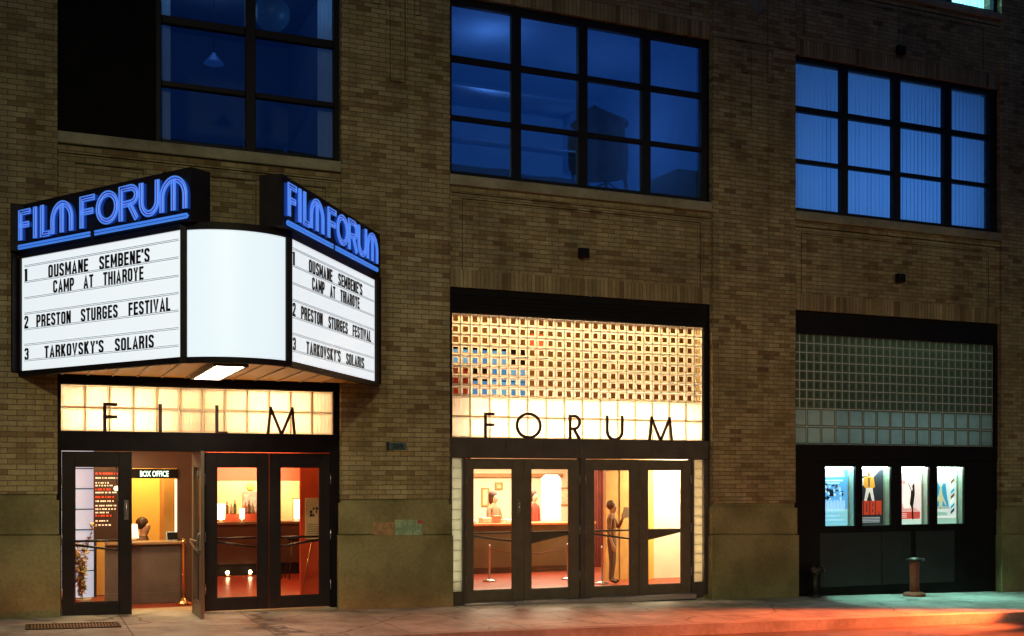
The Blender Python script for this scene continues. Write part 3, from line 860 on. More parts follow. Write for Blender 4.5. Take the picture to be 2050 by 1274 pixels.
def sidelite(x0, x1, z0, z1):
    b = MB(); n = 13; h = (z1 - z0) / n
    for k in range(n):
        c = z0 + k * h
        b.bbox(x0 + 0.004, x1 - 0.004, -0.012, 0.06, c + 0.005, c + h - 0.005, 0.012, 1)
    for k in range(n + 1): b.box(x0 + 0.0042, x1 - 0.0042, -0.004, 0.055, max(z0, z0 + k * h - 0.0048), min(z1, z0 + k * h + 0.0048), 0)
    b.build('glass_block_sidelight', [M['mortar'], M['blockL']], BL)
sidelite(-0.001, 0.164, 0.201, 2.177)
sidelite(4.147, 4.327, 0.201, 2.177)
dE = make_door(BL, 0.222, 1.158, 0.336, 0.981, 0.20, 2.025, 0.03, 2.168, 'l', M['door'], False)
lever(dE, 1.07, 1.42, -0.02)
make_door(BL, 1.166, 2.096, 1.277, 1.925, 0.19, 2.025, 0.03, 2.168, 'r', M['door'], True)
make_door(BL, 2.202, 3.142, 2.347, 2.991, 0.182, 2.01, 0.03, 2.168, 'l', M['door'], False)
make_door(BL, 3.150, 4.098, 3.306, 3.931, 0.179, 2.01, 0.03, 2.168, 'r', M['door'], True)

# -- right bay: glass block over a black wall
F3 = MB()
x0, x1 = BAYS[2]
F3.bbox(x0 + 0.002, x1 - 0.002, -0.045, 0.12, 4.3203, 4.698, 0.006)
F3.bbox(x0 + 0.002, x1 - 0.002, -0.05, 0.12, 2.19, 2.449, 0.006)
for (a, c) in ((x0 + 0.002, 6.098), (10.556, x1 - 0.002)): F3.bbox(a, c, -0.05, 0.12, 2.4495, 4.32, 0.006)
# the wall below, with four cut-outs for the poster cases
cases = [(6.72, 7.395), (7.505, 8.175), (8.37, 9.03), (9.175, 9.84)]
xs = x0 + 0.002
for (a, c) in cases:
    F3.box(xs, a, -0.03, 0.12, -0.3, 2.1897); xs = c
F3.box(xs, x1 - 0.002, -0.03, 0.12, -0.3, 2.1897)
for (a, c) in cases:
    F3.box(a, c, -0.029, 0.12, -0.3, 1.03); F3.box(a, c, -0.029, 0.12, 2.10, 2.1896)
F3.bbox(6.62, 9.92, -0.045, -0.029, 2.12, 2.16, 0.004)
f3 = F3.build('panel_wall', M['black'], BL)
b = MB()
for (a, c) in ((6.64, 7.95), (7.97, 8.6), (8.72, 9.6)): b.bbox(a, c, -0.042, -0.031, 0.02, 0.94, 0.006)
b.build('lower_panel', simple('stained_panel', (0.012, 0.009, 0.007), 0.55, 0, 0.5, 2.5, 0.1), f3)
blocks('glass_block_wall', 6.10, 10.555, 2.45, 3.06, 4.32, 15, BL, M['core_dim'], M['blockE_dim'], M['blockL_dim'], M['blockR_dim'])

# ------------------------------------------------------------------ marquee
MQ = empty('theatre_marquee', (-3.56, -0.14, 3.16),
           'wedge shaped cinema marquee with blue neon signs and white letter boards over the left entrance', 'marquee')
ZB, ZT = 3.165, 4.725
PL0, PL1 = Vector((-5.82, -0.167, 0)), Vector((-4.18, -2.69, 0))
PC0, PC1 = Vector((-4.12, -2.70, 0)), Vector((-3.02, -2.73, 0))
PR0, PR1 = Vector((-2.965, -2.72, 0)), Vector((-1.28, -0.38, 0))
eL = (PL1 - PL0).normalized(); eR = (PR1 - PR0).normalized()
nL = Vector((eL.y, -eL.x, 0)); nR = Vector((eR.y, -eR.x, 0))
def arc(a, c, sag, n=18, off=0.0):
    ch = c - a; L = ch.length; mid = (a + c) / 2; u = ch.normalized(); nn = Vector((u.y, -u.x, 0))
    rad = (L * L / 4 + sag * sag) / (2 * sag); cen = mid - nn * (rad - sag); h = math.asin(L / 2 / rad)
    return [cen + (u * math.sin(t) + nn * math.cos(t)) * (rad + off) for t in [-h + 2 * h * k / n for k in range(n + 1)]]
SAG = 0.20
mq_black = simple('marquee_black_enamel', (0.014, 0.010, 0.010), 0.6, 0, 0.3, 5, 0.03, 0.2)
i = 0.03                                                             # the core sits behind the boards
core = [Vector((-5.95, -0.138, 0)), Vector((-5.93, -0.20, 0)), PL0 - nL * i - eL * 0.06, PL1 - nL * i] + arc(PC0, PC1, SAG, 18, -i) + \
       [PR0 - nR * i, PR1 - nR * i + eR * 0.06, Vector((-1.13, -0.20, 0)), Vector((-1.12, -0.138, 0))]
b = MB(); b.prism(core, ZB + 0.06, ZT); b.build('casing', mq_black, MQ)
# rims top and bottom, posts between the boards
b = MB()
def rim(z0, z1, po):
    out = [PL0 + nL * po - eL * 0.10, PL1 + nL * po] + arc(PC0, PC1, SAG, 18, po) + [PR0 + nR * po, PR1 + nR * po + eR * 0.10]
    inn = [PL0 - nL * 0.05 - eL * 0.10, PL1 - nL * 0.05] + arc(PC0, PC1, SAG, 18, -0.05) + [PR0 - nR * 0.05, PR1 - nR * 0.05 + eR * 0.10]
    for k in range(len(out) - 1):
        q = [out[k], out[k + 1], inn[k + 1], inn[k]]
        b.prism([(p.x, p.y) for p in q], z0, z1)
rim(ZB, ZB + 0.066, 0.022)
rim(4.652, ZT + 0.004, 0.022)
for (p, e, nn) in ((PL0 - eL * 0.05, eL, nL), ((PL1 + PC0) / 2, (PC0 - PL1).normalized(), Vector((-0.45, -0.9, 0)).normalized()),
                   ((PC1 + PR0) / 2, (PR0 - PC1).normalized(), Vector((0.45, -0.9, 0)).normalized()), (PR1 + eR * 0.055, eR, nR)):
    h = 0.05 if e in (eL, eR) else 0.034
    q = [p - e * h + nn * 0.03, p + e * h + nn * 0.03, p + e * h - nn * 0.05, p - e * h - nn * 0.05]
    q = [(v.x, v.y) for v in q]
    b.prism(q, ZB + 0.0662, 4.6518)
b.build('frame', mq_black, MQ)
lit_white = emit('lit_opal_acrylic', (0.86, 0.93, 0.98), 0.84)
lit_front = emit('lit_opal_front', (0.80, 0.92, 1.0), 0.82)
ink = simple('black_sign_letter', (0.01, 0.008, 0.008), 0.5)
rail_m = simple('clear_letter_rail', (0.42, 0.45, 0.47), 0.3)
ROWS = [("1", 0.02, 0.038, 4.352, 4.510, 0.008), ("OUSMANE  SEMBENE'S", 0.187, 0.822, 4.352, 4.510, 0.012),
        ("CAMP  AT  THIAROYE", 0.220, 0.785, 4.157, 4.310, 0.012),
        ("2", 0.020, 0.046, 3.763, 3.918, 0.012), ("PRESTON  STURGES  FESTIVAL", 0.105, 0.941, 3.763, 3.914, 0.012),
        ("3", 0.021, 0.048, 3.367, 3.515, 0.012), ("TARKOVSKY'S  SOLARIS", 0.161, 0.846, 3.366, 3.515, 0.012)]
RAILS = [4.537, 4.338, 4.134, 3.940, 3.744, 3.547, 3.352]
def letter_board(p0, p1, e, nn):
    L = (p1 - p0).length
    b = MB()
    q = [p0, p1, p1 - nn * 0.028, p0 - nn * 0.028]
    b.prism([(v.x, v.y) for v in q], 3.232, 4.651)
    o = b.build('letter_board', lit_white, MQ)
    r = MB()
    for z in RAILS:
        a = p0 + e * 0.06 + nn * 0.001; c = p1 - e * 0.04 + nn * 0.001
        for dz in (0.0, 0.017):
            q = [a + nn * 0.007, c + nn * 0.007, c, a]
            r.prism([(v.x, v.y) for v in q], z + dz - 0.0025, z + dz + 0.0025)
    r.build('letter_rail', rail_m, o)
    t = MB()
    for (s, f0, f1, z0, z1, bold) in ROWS:
        gothic_line(s, t, p0 + e * (f0 * L) + nn * 0.002, e, nn, (f1 - f0) * L, z0, z1)
    t.build('lettering', ink, o)
letter_board(PL0, PL1, eL, nL)
letter_board(PR0, PR1, eR, nR)
b = MB()
a = arc(PC0, PC1, SAG, 30); c = arc(PC0, PC1, SAG, 30, -0.026)
for k in range(30):
    q = [a[k], a[k + 1], c[k + 1], c[k]]
    n0 = len(b.v); b.prism([(v.x, v.y) for v in q], 3.232, 4.651)
b.build('curved_front_panel', lit_front, MQ)

# neon: letters drawn as outlined strokes
neon_m = emit('blue_neon_tube', (0.085, 0.26, 0.88), 0.75)
neon_hi = emit('violet_neon_tube', (0.20, 0.32, 0.95), 0.75)
face_m = emit('blue_channel_letter', (0.008, 0.05, 0.32), 0.45)
def arcp(cx, cz, rx, rz, t0, t1, n=12):
    return [(cx + rx * math.cos(R(t0 + (t1 - t0) * k / n)), cz + rz * math.sin(R(t0 + (t1 - t0) * k / n))) for k in range(n + 1)]
def strokes(ch, w):
    q = 0.082
    if ch == 'F': return [[(q, 0.02), (q, 0.91), (w - 0.02, 0.91)], [(q, 0.5), (w - q * 1.2, 0.5)]]
    if ch == 'I': return [[(w / 2, 0), (w / 2, 1.0)]]
    if ch == 'L': return [[(q, 1.0), (q, 0.07), (w, 0.07)]]
    if ch == 'M':
        r = w / 2 - q
        return [[(q, 0.02)] + arcp(w / 2, 1 - r - q, r, r, 180, 0, 16) + [(w - q, 0.02)], [(w / 2, 0.02), (w / 2, 0.9)]]
    if ch == 'O': return [arcp(w / 2, 0.5, w / 2 - q, 0.5 - q, 90, 450, 26)]
    if ch == 'R':
        return [[(q, 0), (q, 0.95), (w * 0.55, 0.95)] + arcp(w * 0.6, 0.72, w * 0.4 - q, 0.23, 90, -90) + [(q * 2, 0.48)], [(w * 0.55, 0.46), (w - q, 0)]]
    if ch == 'U': return [[(q, 1.0)] + arcp(w / 2, w / 2 - 0.02, w / 2 - q, w / 2 - q, 180, 360) + [(w - q, 1.0)]]
def offset(path, d):
    out = []; n = len(path)
    for k in range(n):
        if k == 0: t = Vector(path[1]) - Vector(path[0])
        elif k == n - 1: t = Vector(path[-1]) - Vector(path[-2])
        else:
            a = (Vector(path[k]) - Vector(path[k - 1])).normalized(); c = (Vector(path[k + 1]) - Vector(path[k])).normalized()
            t = a + c
            if t.length < 1e-6: t = a
        t.normalize(); nn = Vector((-t.y, t.x)); m = 1.0
        if 0 < k < n - 1: m = 1.0 / max(0.5, nn.dot(Vector((-a.y, a.x))))
        out.append((path[k][0] + nn.x * d * m, path[k][1] + nn.y * d * m))
    return out
LET = [('F', 0.0, 0.245), ('I', 0.285, 0.40), ('L', 0.455, 0.63), ('M', 0.665, 1.10), ('F', 1.239, 1.521), ('O', 1.55, 1.955), ('R', 1.971, 2.313), ('U', 2.334, 2.675), ('M', 2.69, 3.141)]
def sign_box(p0, p1, e, nn, off, scale, s_in, s_out):
    """black header box with neon letters; p0 is the left end of the face seen from the street"""
    th = 0.28
    a = p0 - e * s_in + nn * 0.03; c = p1 + e * s_out + nn * 0.03
    b = MB()
    q = [a, c, c - nn * th, a - nn * th]
    b.prism([(v.x, v.y) for v in q], ZT + 0.0045, 5.32)
    o = b.build('sign_box', mq_black, MQ)
    z0, H = 4.85, 0.385
    def W(x, z, d): return p0 + e * (off + x * scale) + nn * (0.03 + d) + Vector((0, 0, z))
    t1 = MB(); t2 = MB(); fc = MB()
    for ch, s0, s1 in LET:
        w = (s1 - s0) / H
        for path in strokes(ch, w):
            ol = offset(path, 0.074); orr = offset(path, -0.074)
            closed = ch == 'O'
            # painted letter body with a blue glow added
            for k in range(len(path) - 1):
                pts = [W(s0 + p[0] * H, z0 + p[1] * H, 0.03) for p in (orr[k], orr[k + 1], ol[k + 1], ol[k])]
                fc.slab(pts, nn, 0.028)
            if closed:
                for pl in (ol, orr): t1.tube([W(s0 + p[0] * H, z0 + p[1] * H, 0.055) for p in pl[:-1]], 0.0095, 6, 0, True)
            else:
                loop = ol + orr[::-1]
                t1.tube([W(s0 + p[0] * H, z0 + p[1] * H, 0.055) for p in loop], 0.010, 6, 0, True)
            t2.tube([W(s0 + p[0] * H, z0 + p[1] * H, 0.05) for p in path], 0.006, 6)
    fc.build('channel_letters', face_m, o)
    t1.build('neon_outline', neon_m, o)
    t2.build('neon_inner_tube', neon_hi, o)
    u = MB()
    for z in (4.755, 4.79):
        u.tube([W(0.0, z, 0.05), W(1.42, z, 0.05)], 0.014, 8); u.tube([W(1.52, z, 0.05), W(3.13, z, 0.05)], 0.014, 8)
    u.tube([W(0, 4.755, 0.05), W(-0.02, 4.772, 0.05), W(0, 4.79, 0.05)], 0.014, 8)
    u.tube([W(3.13, 4.755, 0.05), W(3.15, 4.772, 0.05), W(3.13, 4.79, 0.05)], 0.014, 8)
    u.build('neon_underline', emit('blue_neon_bar', (0.05, 0.20, 0.72), 0.9), o)
sign_box(PL0, PL1, eL, nL, 0.06, 1.0, 0.03, 0.19)
b = MB(); b.box(-5.955, -5.80, -0.26, -0.141, ZT + 0.005, 5.3195); b.build('sign_end', mq_black, MQ)
sign_box(PR0, PR1, eR, nR, -0.25, 0.965, 0.29, 0.14)

# underside: warm metal panels with dark seams, and a long white light panel
sof_m = simple('gold_enamel_soffit', (0.92, 0.46, 0.06), 0.34, 0.0, 0.12, 4, 0.03)
sp = [PL0 - nL * 0.06, PL1 - nL * 0.06] + arc(PC0, PC1, SAG, 18, -0.06) + [PR0 - nR * 0.06, PR1 - nR * 0.06, Vector((-1.25, -0.20, 0)), Vector((-5.78, -0.19, 0))]
b = MB(); b.prism([(p.x, p.y) for p in sp], ZB + 0.046, ZB + 0.059)
so = b.build('soffit', sof_m, MQ)
b = MB()
def yfront(x):
    if x < -4.2: return PL0.y + (x - PL0.x) * (PL1.y - PL0.y) / (PL1.x - PL0.x)
    if x > -2.95: return PR0.y + (x - PR0.x) * (PR1.y - PR0.y) / (PR1.x - PR0.x)
    return -2.7
x = -5.35
while x < -1.6:
    yf = yfront(x) + 0.1
    if yf < -0.3: b.box(x - 0.012, x + 0.012, yf, -0.21, ZB + 0.034, ZB + 0.0455)
    x += 0.305
b.build('soffit_seam', simple('soffit_bronze', (0.34, 0.16, 0.04), 0.4), so)
b = MB(); b.box(-3.79, -3.47, -2.62, -0.74, ZB - 0.01, ZB + 0.03)
b.build('light_panel', emit('lit_soffit_diffuser', (1.0, 0.84, 0.62), 26.0), MQ)
b = MB()
for (a, c, d, e2) in ((-3.83, -3.79, -2.66, -0.70), (-3.47, -3.43, -2.66, -0.70)): b.box(a, c, d, e2, ZB - 0.016, ZB + 0.033)
for (d, e2) in ((-2.66, -2.62), (-0.74, -0.70)): b.box(-3.7899, -3.4701, d, e2, ZB - 0.0155, ZB + 0.0329)
b.build('light_panel_frame', M['brown'], MQ)

# ------------------------------------------------------------------ thin metal letters over the doors
letter_m = simple('dark_bronze_letter', (0.05, 0.022, 0.012), 0.45, 0.3)
def bar_letter(parent, segs, w=0.042, y=-0.055, rings=()):
    b = MB()
    for (a, c) in segs:
        A = Vector((a[0], 0, a[1])); C = Vector((c[0], 0, c[1])); d = (C - A).normalized(); nn = Vector((-d.z, 0, d.x)) * (w / 2)
        pts = [A - nn, C - nn, C + nn, A + nn]
        b.slab([(p.x, y, p.z) for p in pts], (0, -1, 0), 0.03)
    for (cx, cz, rx, rz, t0, t1) in rings:
        n = 32; po = []; pi = []
        for k in range(n + 1):
            t = R(t0 + (t1 - t0) * k / n)
            po.append((cx + rx * math.cos(t), cz + rz * math.sin(t))); pi.append((cx + (rx - w) * math.cos(t), cz + (rz - w) * math.sin(t)))
        for k in range(n):
            q = [po[k], po[k + 1], pi[k + 1], pi[k]]
            b.slab([(p[0], y, p[1]) for p in q[::-1]], (0, -1, 0), 0.03)
    return b.build('letter', letter_m, parent)
s1 = empty('sign_lettering', (-3.6, -0.055, 2.49), 'the word FILM in thin dark metal letters across the left glass block transom', 'sign letters', 'thin metal letters over the doors')
z0, z1 = 2.47, 2.865; h = 0.021
bar_letter(s1, [((-4.827, z0), (-4.827, z1)), ((-4.806, z1 - h), (-4.67, z1 - h)), ((-4.806, z0 + 0.21), (-4.67, z0 + 0.21))])
bar_letter(s1, [((-4.128, z0), (-4.128, z1))])
bar_letter(s1, [((-3.392, z0), (-3.392, z1)), ((-3.371, z0 + h), (-3.25, z0 + h))])
bar_letter(s1, [((-2.705, z0), (-2.660, z1)), ((-2.660, z1 - 0.03), (-2.513, z0 + 0.01)), ((-2.513, z0 + 0.01), (-2.366, z1 - 0.03)), ((-2.366, z1), (-2.330, z0))], 0.036)
s2 = empty('sign_lettering', (2.1, -0.055, 2.48), 'the word FORUM in thin dark metal letters across the middle glass block wall', 'sign letters', 'thin metal letters over the doors')
z0, z1 = 2.46, 2.855
bar_letter(s2, [((0.525, z0), (0.525, z1)), ((0.546, z1 - h), (0.67, z1 - h)), ((0.546, z0 + 0.215), (0.67, z0 + 0.215))])
bar_letter(s2, [], rings=[(1.229, 2.672, 0.215, 0.2, 0, 360)])
bar_letter(s2, [((1.925, z0), (1.925, z1)), ((1.946, z1 - h), (2.0, z1 - h)), ((1.946, z0 + 0.18), (2.0, z0 + 0.18)), ((1.99, z0 + 0.17), (2.10, z0))], rings=[(2.0, z1 - 0.118, 0.108, 0.118, -90, 90)])
bar_letter(s2, [((2.567, z0 + 0.15), (2.567, z1)), ((2.832, z0 + 0.15), (2.832, z1))], rings=[(2.6995, z0 + 0.153, 0.1535, 0.153, 180, 360)])
bar_letter(s2, [((3.315, z0), (3.362, z1)), ((3.362, z1 - 0.03), (3.523, z0 + 0.01)), ((3.523, z0 + 0.01), (3.684, z1 - 0.03)), ((3.684, z1), (3.73, z0))], 0.04)

# ------------------------------------------------------------------ small fittings on the wall
b = MB(); b.bbox(-1.02, -0.745, P - 0.02, P - 0.001, 2.285, 2.385, 0.004, 0)
pl = b.build('address_plaque', simple('verdigris_plaque', (0.06, 0.13, 0.12), 0.5, 0.2, 0.3, 15), loc=(-0.88, P, 2.33),
             label='small green plaque with the number 209 on the brick pier between the entrances', cat='plaque')
b = MB(); text_mesh("209", b, (-0.96, P - 0.021, 0), (1, 0, 0), 0.17, 2.30, 2.37, 0.003, 0.02, 0, (0, -1, 0))
b.build('lettering', ink, pl)
b = MB(); b.bbox(-1.035, -1.005, P - 0.026, P - 0.0005, 2.275, 2.395, 0.003); b.build('end_cap', ink, pl)
def notice(x0, x1, z0, z1, col, label, name='paper_notice'):
    b = MB(); n = 8; vs = []
    y = P - 0.024
    for k in range(n + 1):
        x = x0 + (x1 - x0) * k / n
        for z in (z0 + SL * (x - x0), z1 + SL * (x - x0)): vs.append((x, y - 0.002 - 0.002 * abs(math.sin(k * 1.7)), z))
    b.add(vs, [(2 * k, 2 * k + 2, 2 * k + 3, 2 * k + 1) for k in range(n)], 0, True)
    return b.build(name, simple('weathered_paper', col, 0.8, 0, 0.4, 14), loc=((x0 + x1) / 2, y, z0), label=label, cat='notice', group='notices pasted on the plinth')
n1 = notice(-1.24, -0.93, 1.066, 1.25, (0.36, 0.22, 0.09), 'faded brown notice on the stone plinth between the entrances')
n2 = notice(-0.92, -0.505, 1.062, 1.285, (0.30, 0.40, 0.22), 'torn green notice with a red corner on the stone plinth')
b = MB(); b.bbox(-0.58, -0.508, P - 0.031, P - 0.0285, 1.22, 1.272, 0.001); b.build('red_patch', simple('red_print', (0.45, 0.08, 0.05), 0.7), n2)
b = MB()
for k in range(6): b.bbox(-0.80 + k * 0.043, -0.77 + k * 0.043, P - 0.030, P - 0.0285, 1.09 + 0.02 * (k % 3), 1.2, 0.001)
b.build('torn_print', simple('green_print', (0.2, 0.34, 0.2), 0.7), n2)

def floodlight(x, z, y, label, s=1.0):
    r = empty('wall_floodlight', (x, y, z), label, 'floodlight', 'small dark floodlights on the brick')
    b = MB()
    b.bbox(x - 0.08 * s, x + 0.08 * s, y - 0.12, y - 0.03, z - 0.07 * s, z + 0.07 * s, 0.015); b.build('housing', M['black'], r)
    b = MB(); b.lathe([(0.05, 0), (0.05, 0.012), (0.02, 0.03)], (0, 0, 0), 12)
    b.v = [(x + v[0], y - v[2], z + v[1]) for v in b.v]; b.build('base_plate', M['black'], r)
    b = MB(); b.tube([(x, y - 0.015, z), (x, y - 0.05, z - 0.02)], 0.016, 8); b.build('bracket', M['dark_iron'], r)
floodlight(2.10, 5.33, SP, 'small dark floodlight on the brick above the middle glass block wall')
floodlight(8.26, 5.365, SP, 'small dark floodlight on the brick above the right glass block wall')
floodlight(8.27, 9.335, SP, 'small dark floodlight on the brick above the window with blinds')

# ------------------------------------------------------------------ poster cases
glow = lambda c, s=1.0: emit('backlit_print', c, s)
def poster_case(x0, x1, label, cool):
    z0, z1 = 1.035, 2.095
    r = empty('poster_case', ((x0 + x1) / 2, 0.0, z0), label, 'poster case', 'lit poster cases on the black wall')
    f = MB(); t = 0.022
    for (a, c, d, e) in ((x0 + 0.001, x0 + t, z0, z1), (x1 - t, x1 - 0.001, z0, z1), (x0 + t, x1 - t, z0, z0 + t), (x0 + t, x1 - t, z1 - t, z1)):
        f.box(a + 0.0003, c - 0.0003, -0.046, 0.0, d, e)
    f.build('frame', M['black'], r)
    k = MB()
    y1 = 0.105
    k.box(x0 + 0.002, x0 + 0.022, 0.0005, y1, z0, z1); k.box(x1 - 0.022, x1 - 0.002, 0.0005, y1, z0, z1)
    k.box(x0 + 0.022, x1 - 0.022, 0.0005, y1, z0, z0 + 0.02); k.box(x0 + 0.022, x1 - 0.022, 0.0005, y1, z1 - 0.02, z1)
    k.box(x0 + 0.002, x1 - 0.002, y1 + 0.0005, y1 + 0.012, z0, z1)
    k.build('case_lining', simple('green_white_lining', (0.45, 0.62, 0.52), 0.5), r)
    tb = MB(); tb.tube([(x0 + 0.05, 0.03, z1 - 0.04), (x1 - 0.05, 0.03, z1 - 0.04)], 0.014, 10)
    l = D.lights.new('added_case_spot', 'SPOT'); l.energy = 190; l.color = (0.36, 1.0, 0.86); l.spot_size = R(62); l.spot_blend = 0.35; l.shadow_soft_size = 0.06
    o = D.objects.new('added_case_spot', l); o.location = ((x0 + x1) / 2, -0.055, 2.03)  # cool spot added at each case to throw cyan on the sidewalk
    o.rotation_euler = Vector((0.30, -0.72, -1.55)).to_track_quat('-Z', 'Y').to_euler(); COL.objects.link(o)
    tb.build('fluorescent_tube', emit('fluorescent_tube', cool, 60.0), r)
    g = MB(); g.add([(x0 + t, -0.02, z0 + t), (x1 - t, -0.02, z0 + t), (x1 - t, -0.02, z1 - t), (x0 + t, -0.02, z1 - t)], [(0, 1, 2, 3)])
    g.build('pane', M['glass'], r)
    return r
class Art:
    """flat printed shapes of a poster, in poster coordinates 0..1"""
    def __init__(s, r, x0, x1, z0, z1):
        s.r = r; s.x0, s.x1, s.z0, s.z1 = x0 + 0.03, x1 - 0.07, z0, z1; s.k = 0; s.mb = MB(); s.mats = []
    def mat(s, col, e):
        m = simple('glowing_print', col, 0.5, 0, 0.12, 25); b = m.node_tree.nodes["Principled BSDF"]
        b.inputs["Emission Color"].default_value = (*col, 1); b.inputs["Emission Strength"].default_value = e  # glow added to the print where the tube light falls short
        s.mats.append(m); return len(s.mats) - 1
    def poly(s, pts, mi):
        y = 0.098 - 0.0006 * s.k; s.k += 1
        q = [(s.x0 + (s.x1 - s.x0) * p[0], y, s.z0 + (s.z1 - s.z0) * p[1]) for p in pts]
        s.mb.add(q, [tuple(range(len(q)))], mi)
    def rect(s, a, c, d, e, mi): s.poly([(a, d), (c, d), (c, e), (a, e)], mi)
    def disc(s, cx, cz, rx, rz, mi): s.poly([(cx + rx * math.cos(t * math.pi / 9), cz + rz * math.sin(t * math.pi / 9)) for t in range(18)], mi)
    def done(s): s.mb.build('poster', s.mats, s.r)
cyan = (0.55, 0.95, 1.0); gwhite = (0.75, 1.0, 0.85); pink = (1.0, 0.95, 0.9)
# 1: blue print with dark figures
c = cases[0]; r = poster_case(*c, 'lit poster case with the blue poster of dark figures, leftmost of the row', cyan)
A = Art(r, *c, 1.06, 2.065); E0 = 0.85
m0 = A.mat((0.10, 0.40, 0.75), E0); m1 = A.mat((0.01, 0.05, 0.10), 0.0); m2 = A.mat((0.65, 0.92, 1.0), E0); m3 = A.mat((0.25, 0.62, 0.72), E0)
A.rect(0, 1, 0, 1, m0); A.rect(0, 1, 0, 0.28, m3); A.poly([(0, 0.82), (0.9, 0.84), (0.8, 1), (0, 1)], m2)
A.rect(0.02, 0.82, 0.76, 0.785, m2); A.rect(0.02, 0.7, 0.72, 0.735, m2)
rs = random.Random(3)
for k in range(30):
    x = rs.uniform(0.03, 0.8); z = rs.uniform(0.46, 0.70); A.disc(x, z, rs.uniform(0.02, 0.06), rs.uniform(0.01, 0.035), rs.choice([m1, m1, m2]))
A.poly([(0.3, 0.5), (0.46, 0.5), (0.44, 0.62), (0.33, 0.62)], m1)
for k in range(16):
    x = 0.04 + k * 0.052; A.poly([(x, 0.24 + 0.02 * (k % 3)), (x + 0.022, 0.24), (x + 0.04, 0.44 - 0.015 * (k % 4)), (x + 0.024, 0.45)], m2)
for k in range(5): A.rect(0.05, 0.9 - 0.08 * k, 0.06 + k * 0.035, 0.068 + k * 0.035, m2 if k % 2 else m0)
A.done()
# 2: man in an orange jacket over red block lettering
c = cases[1]; r = poster_case(*c, 'lit poster case with the poster of a man in orange jacket and white trousers', gwhite)
A = Art(r, *c, 1.06, 2.065); E0 = 0.6
m0 = A.mat((0.06, 0.07, 0.11), 0.05); m1 = A.mat((0.85, 0.42, 0.06), E0); m2 = A.mat((0.9, 0.9, 0.82), E0); m3 = A.mat((0.62, 0.06, 0.02), 0.6); m4 = A.mat((0.35, 0.16, 0.06), 0.05); m5 = A.mat((0.62, 0.72, 0.75), E0)
A.rect(0, 1, 0, 1, m0); A.poly([(0, 1), (0, 0.8), (0.3, 0.86), (0.6, 0.82), (0.85, 0.95), (0.9, 1)], m5)
A.poly([(0.05, 0.78), (0.25, 0.82), (0.24, 0.7), (0.14, 0.64)], m2)
A.poly([(0.26, 0.84), (0.62, 0.84), (0.68, 0.66), (0.58, 0.63), (0.32, 0.63), (0.24, 0.68)], m1); A.disc(0.44, 0.88, 0.05, 0.035, m4)
A.poly([(0.39, 0.82), (0.5, 0.82), (0.47, 0.66), (0.42, 0.66)], m4)
A.poly([(0.33, 0.64), (0.57, 0.64), (0.46, 0.56)], m2); A.poly([(0.34, 0.64), (0.46, 0.6), (0.34, 0.4), (0.25, 0.4)], m2); A.poly([(0.57, 0.64), (0.46, 0.6), (0.57, 0.4), (0.66, 0.4)], m2)
for (a, d) in ((0.03, 0.21), (0.25, 0.45), (0.49, 0.67), (0.71, 0.92)): A.rect(a, d, 0.175, 0.42, m3)
A.rect(0.11, 0.13, 0.175, 0.33, m0); A.rect(0.33, 0.37, 0.22, 0.38, m0); A.rect(0.56, 0.60, 0.22, 0.28, m0); A.rect(0.56, 0.60, 0.32, 0.38, m0); A.poly([(0.79, 0.175), (0.85, 0.175), (0.82, 0.25)], m0)
for k in range(4): A.rect(0.04, 0.85, 0.045 + k * 0.026, 0.055 + k * 0.026, m5)
A.done()
# 3: red and white print with a dark dancing figure
c = cases[2]; r = poster_case(*c, 'lit poster case with the red and white poster of a dark dancing figure', pink)
A = Art(r, *c, 1.06, 2.065); E0 = 0.75
m0 = A.mat((0.95, 0.86, 0.82), E0); m1 = A.mat((0.72, 0.10, 0.07), 0.6); m2 = A.mat((0.05, 0.03, 0.02), 0); m3 = A.mat((0.98, 0.95, 0.8), 0.95); m4 = A.mat((0.85, 0.45, 0.4), E0); m5 = A.mat((0.6, 0.85, 0.75), E0)
A.rect(0, 1, 0, 1, m0); A.rect(0, 1, 0, 0.085, m5); A.rect(0, 0.95, 0.09, 0.22, m1); A.poly([(0, 0.225), (0.95, 0.225), (0.7, 0.3), (0.2, 0.3)], m4)
A.disc(0.28, 0.74, 0.1, 0.035, m4); A.poly([(0.25, 0.28), (0.55, 0.28), (0.62, 0.5), (0.45, 0.75), (0.28, 0.5)], m3); A.poly([(0.1, 0.52), (0.22, 0.38), (0.3, 0.26), (0.18, 0.27)], m4)
A.poly([(0.44, 0.72), (0.49, 0.72), (0.62, 0.58), (0.66, 0.72), (0.71, 0.72), (0.73, 0.52), (0.7, 0.42), (0.66, 0.3), (0.68, 0.09), (0.62, 0.08), (0.6, 0.28), (0.52, 0.36), (0.56, 0.5), (0.57, 0.6)], m2)
A.disc(0.655, 0.66, 0.035, 0.03, m2)
for k in range(3): A.rect(0.05, 0.4, 0.12 + k * 0.03, 0.13 + k * 0.03, m0)
A.done()
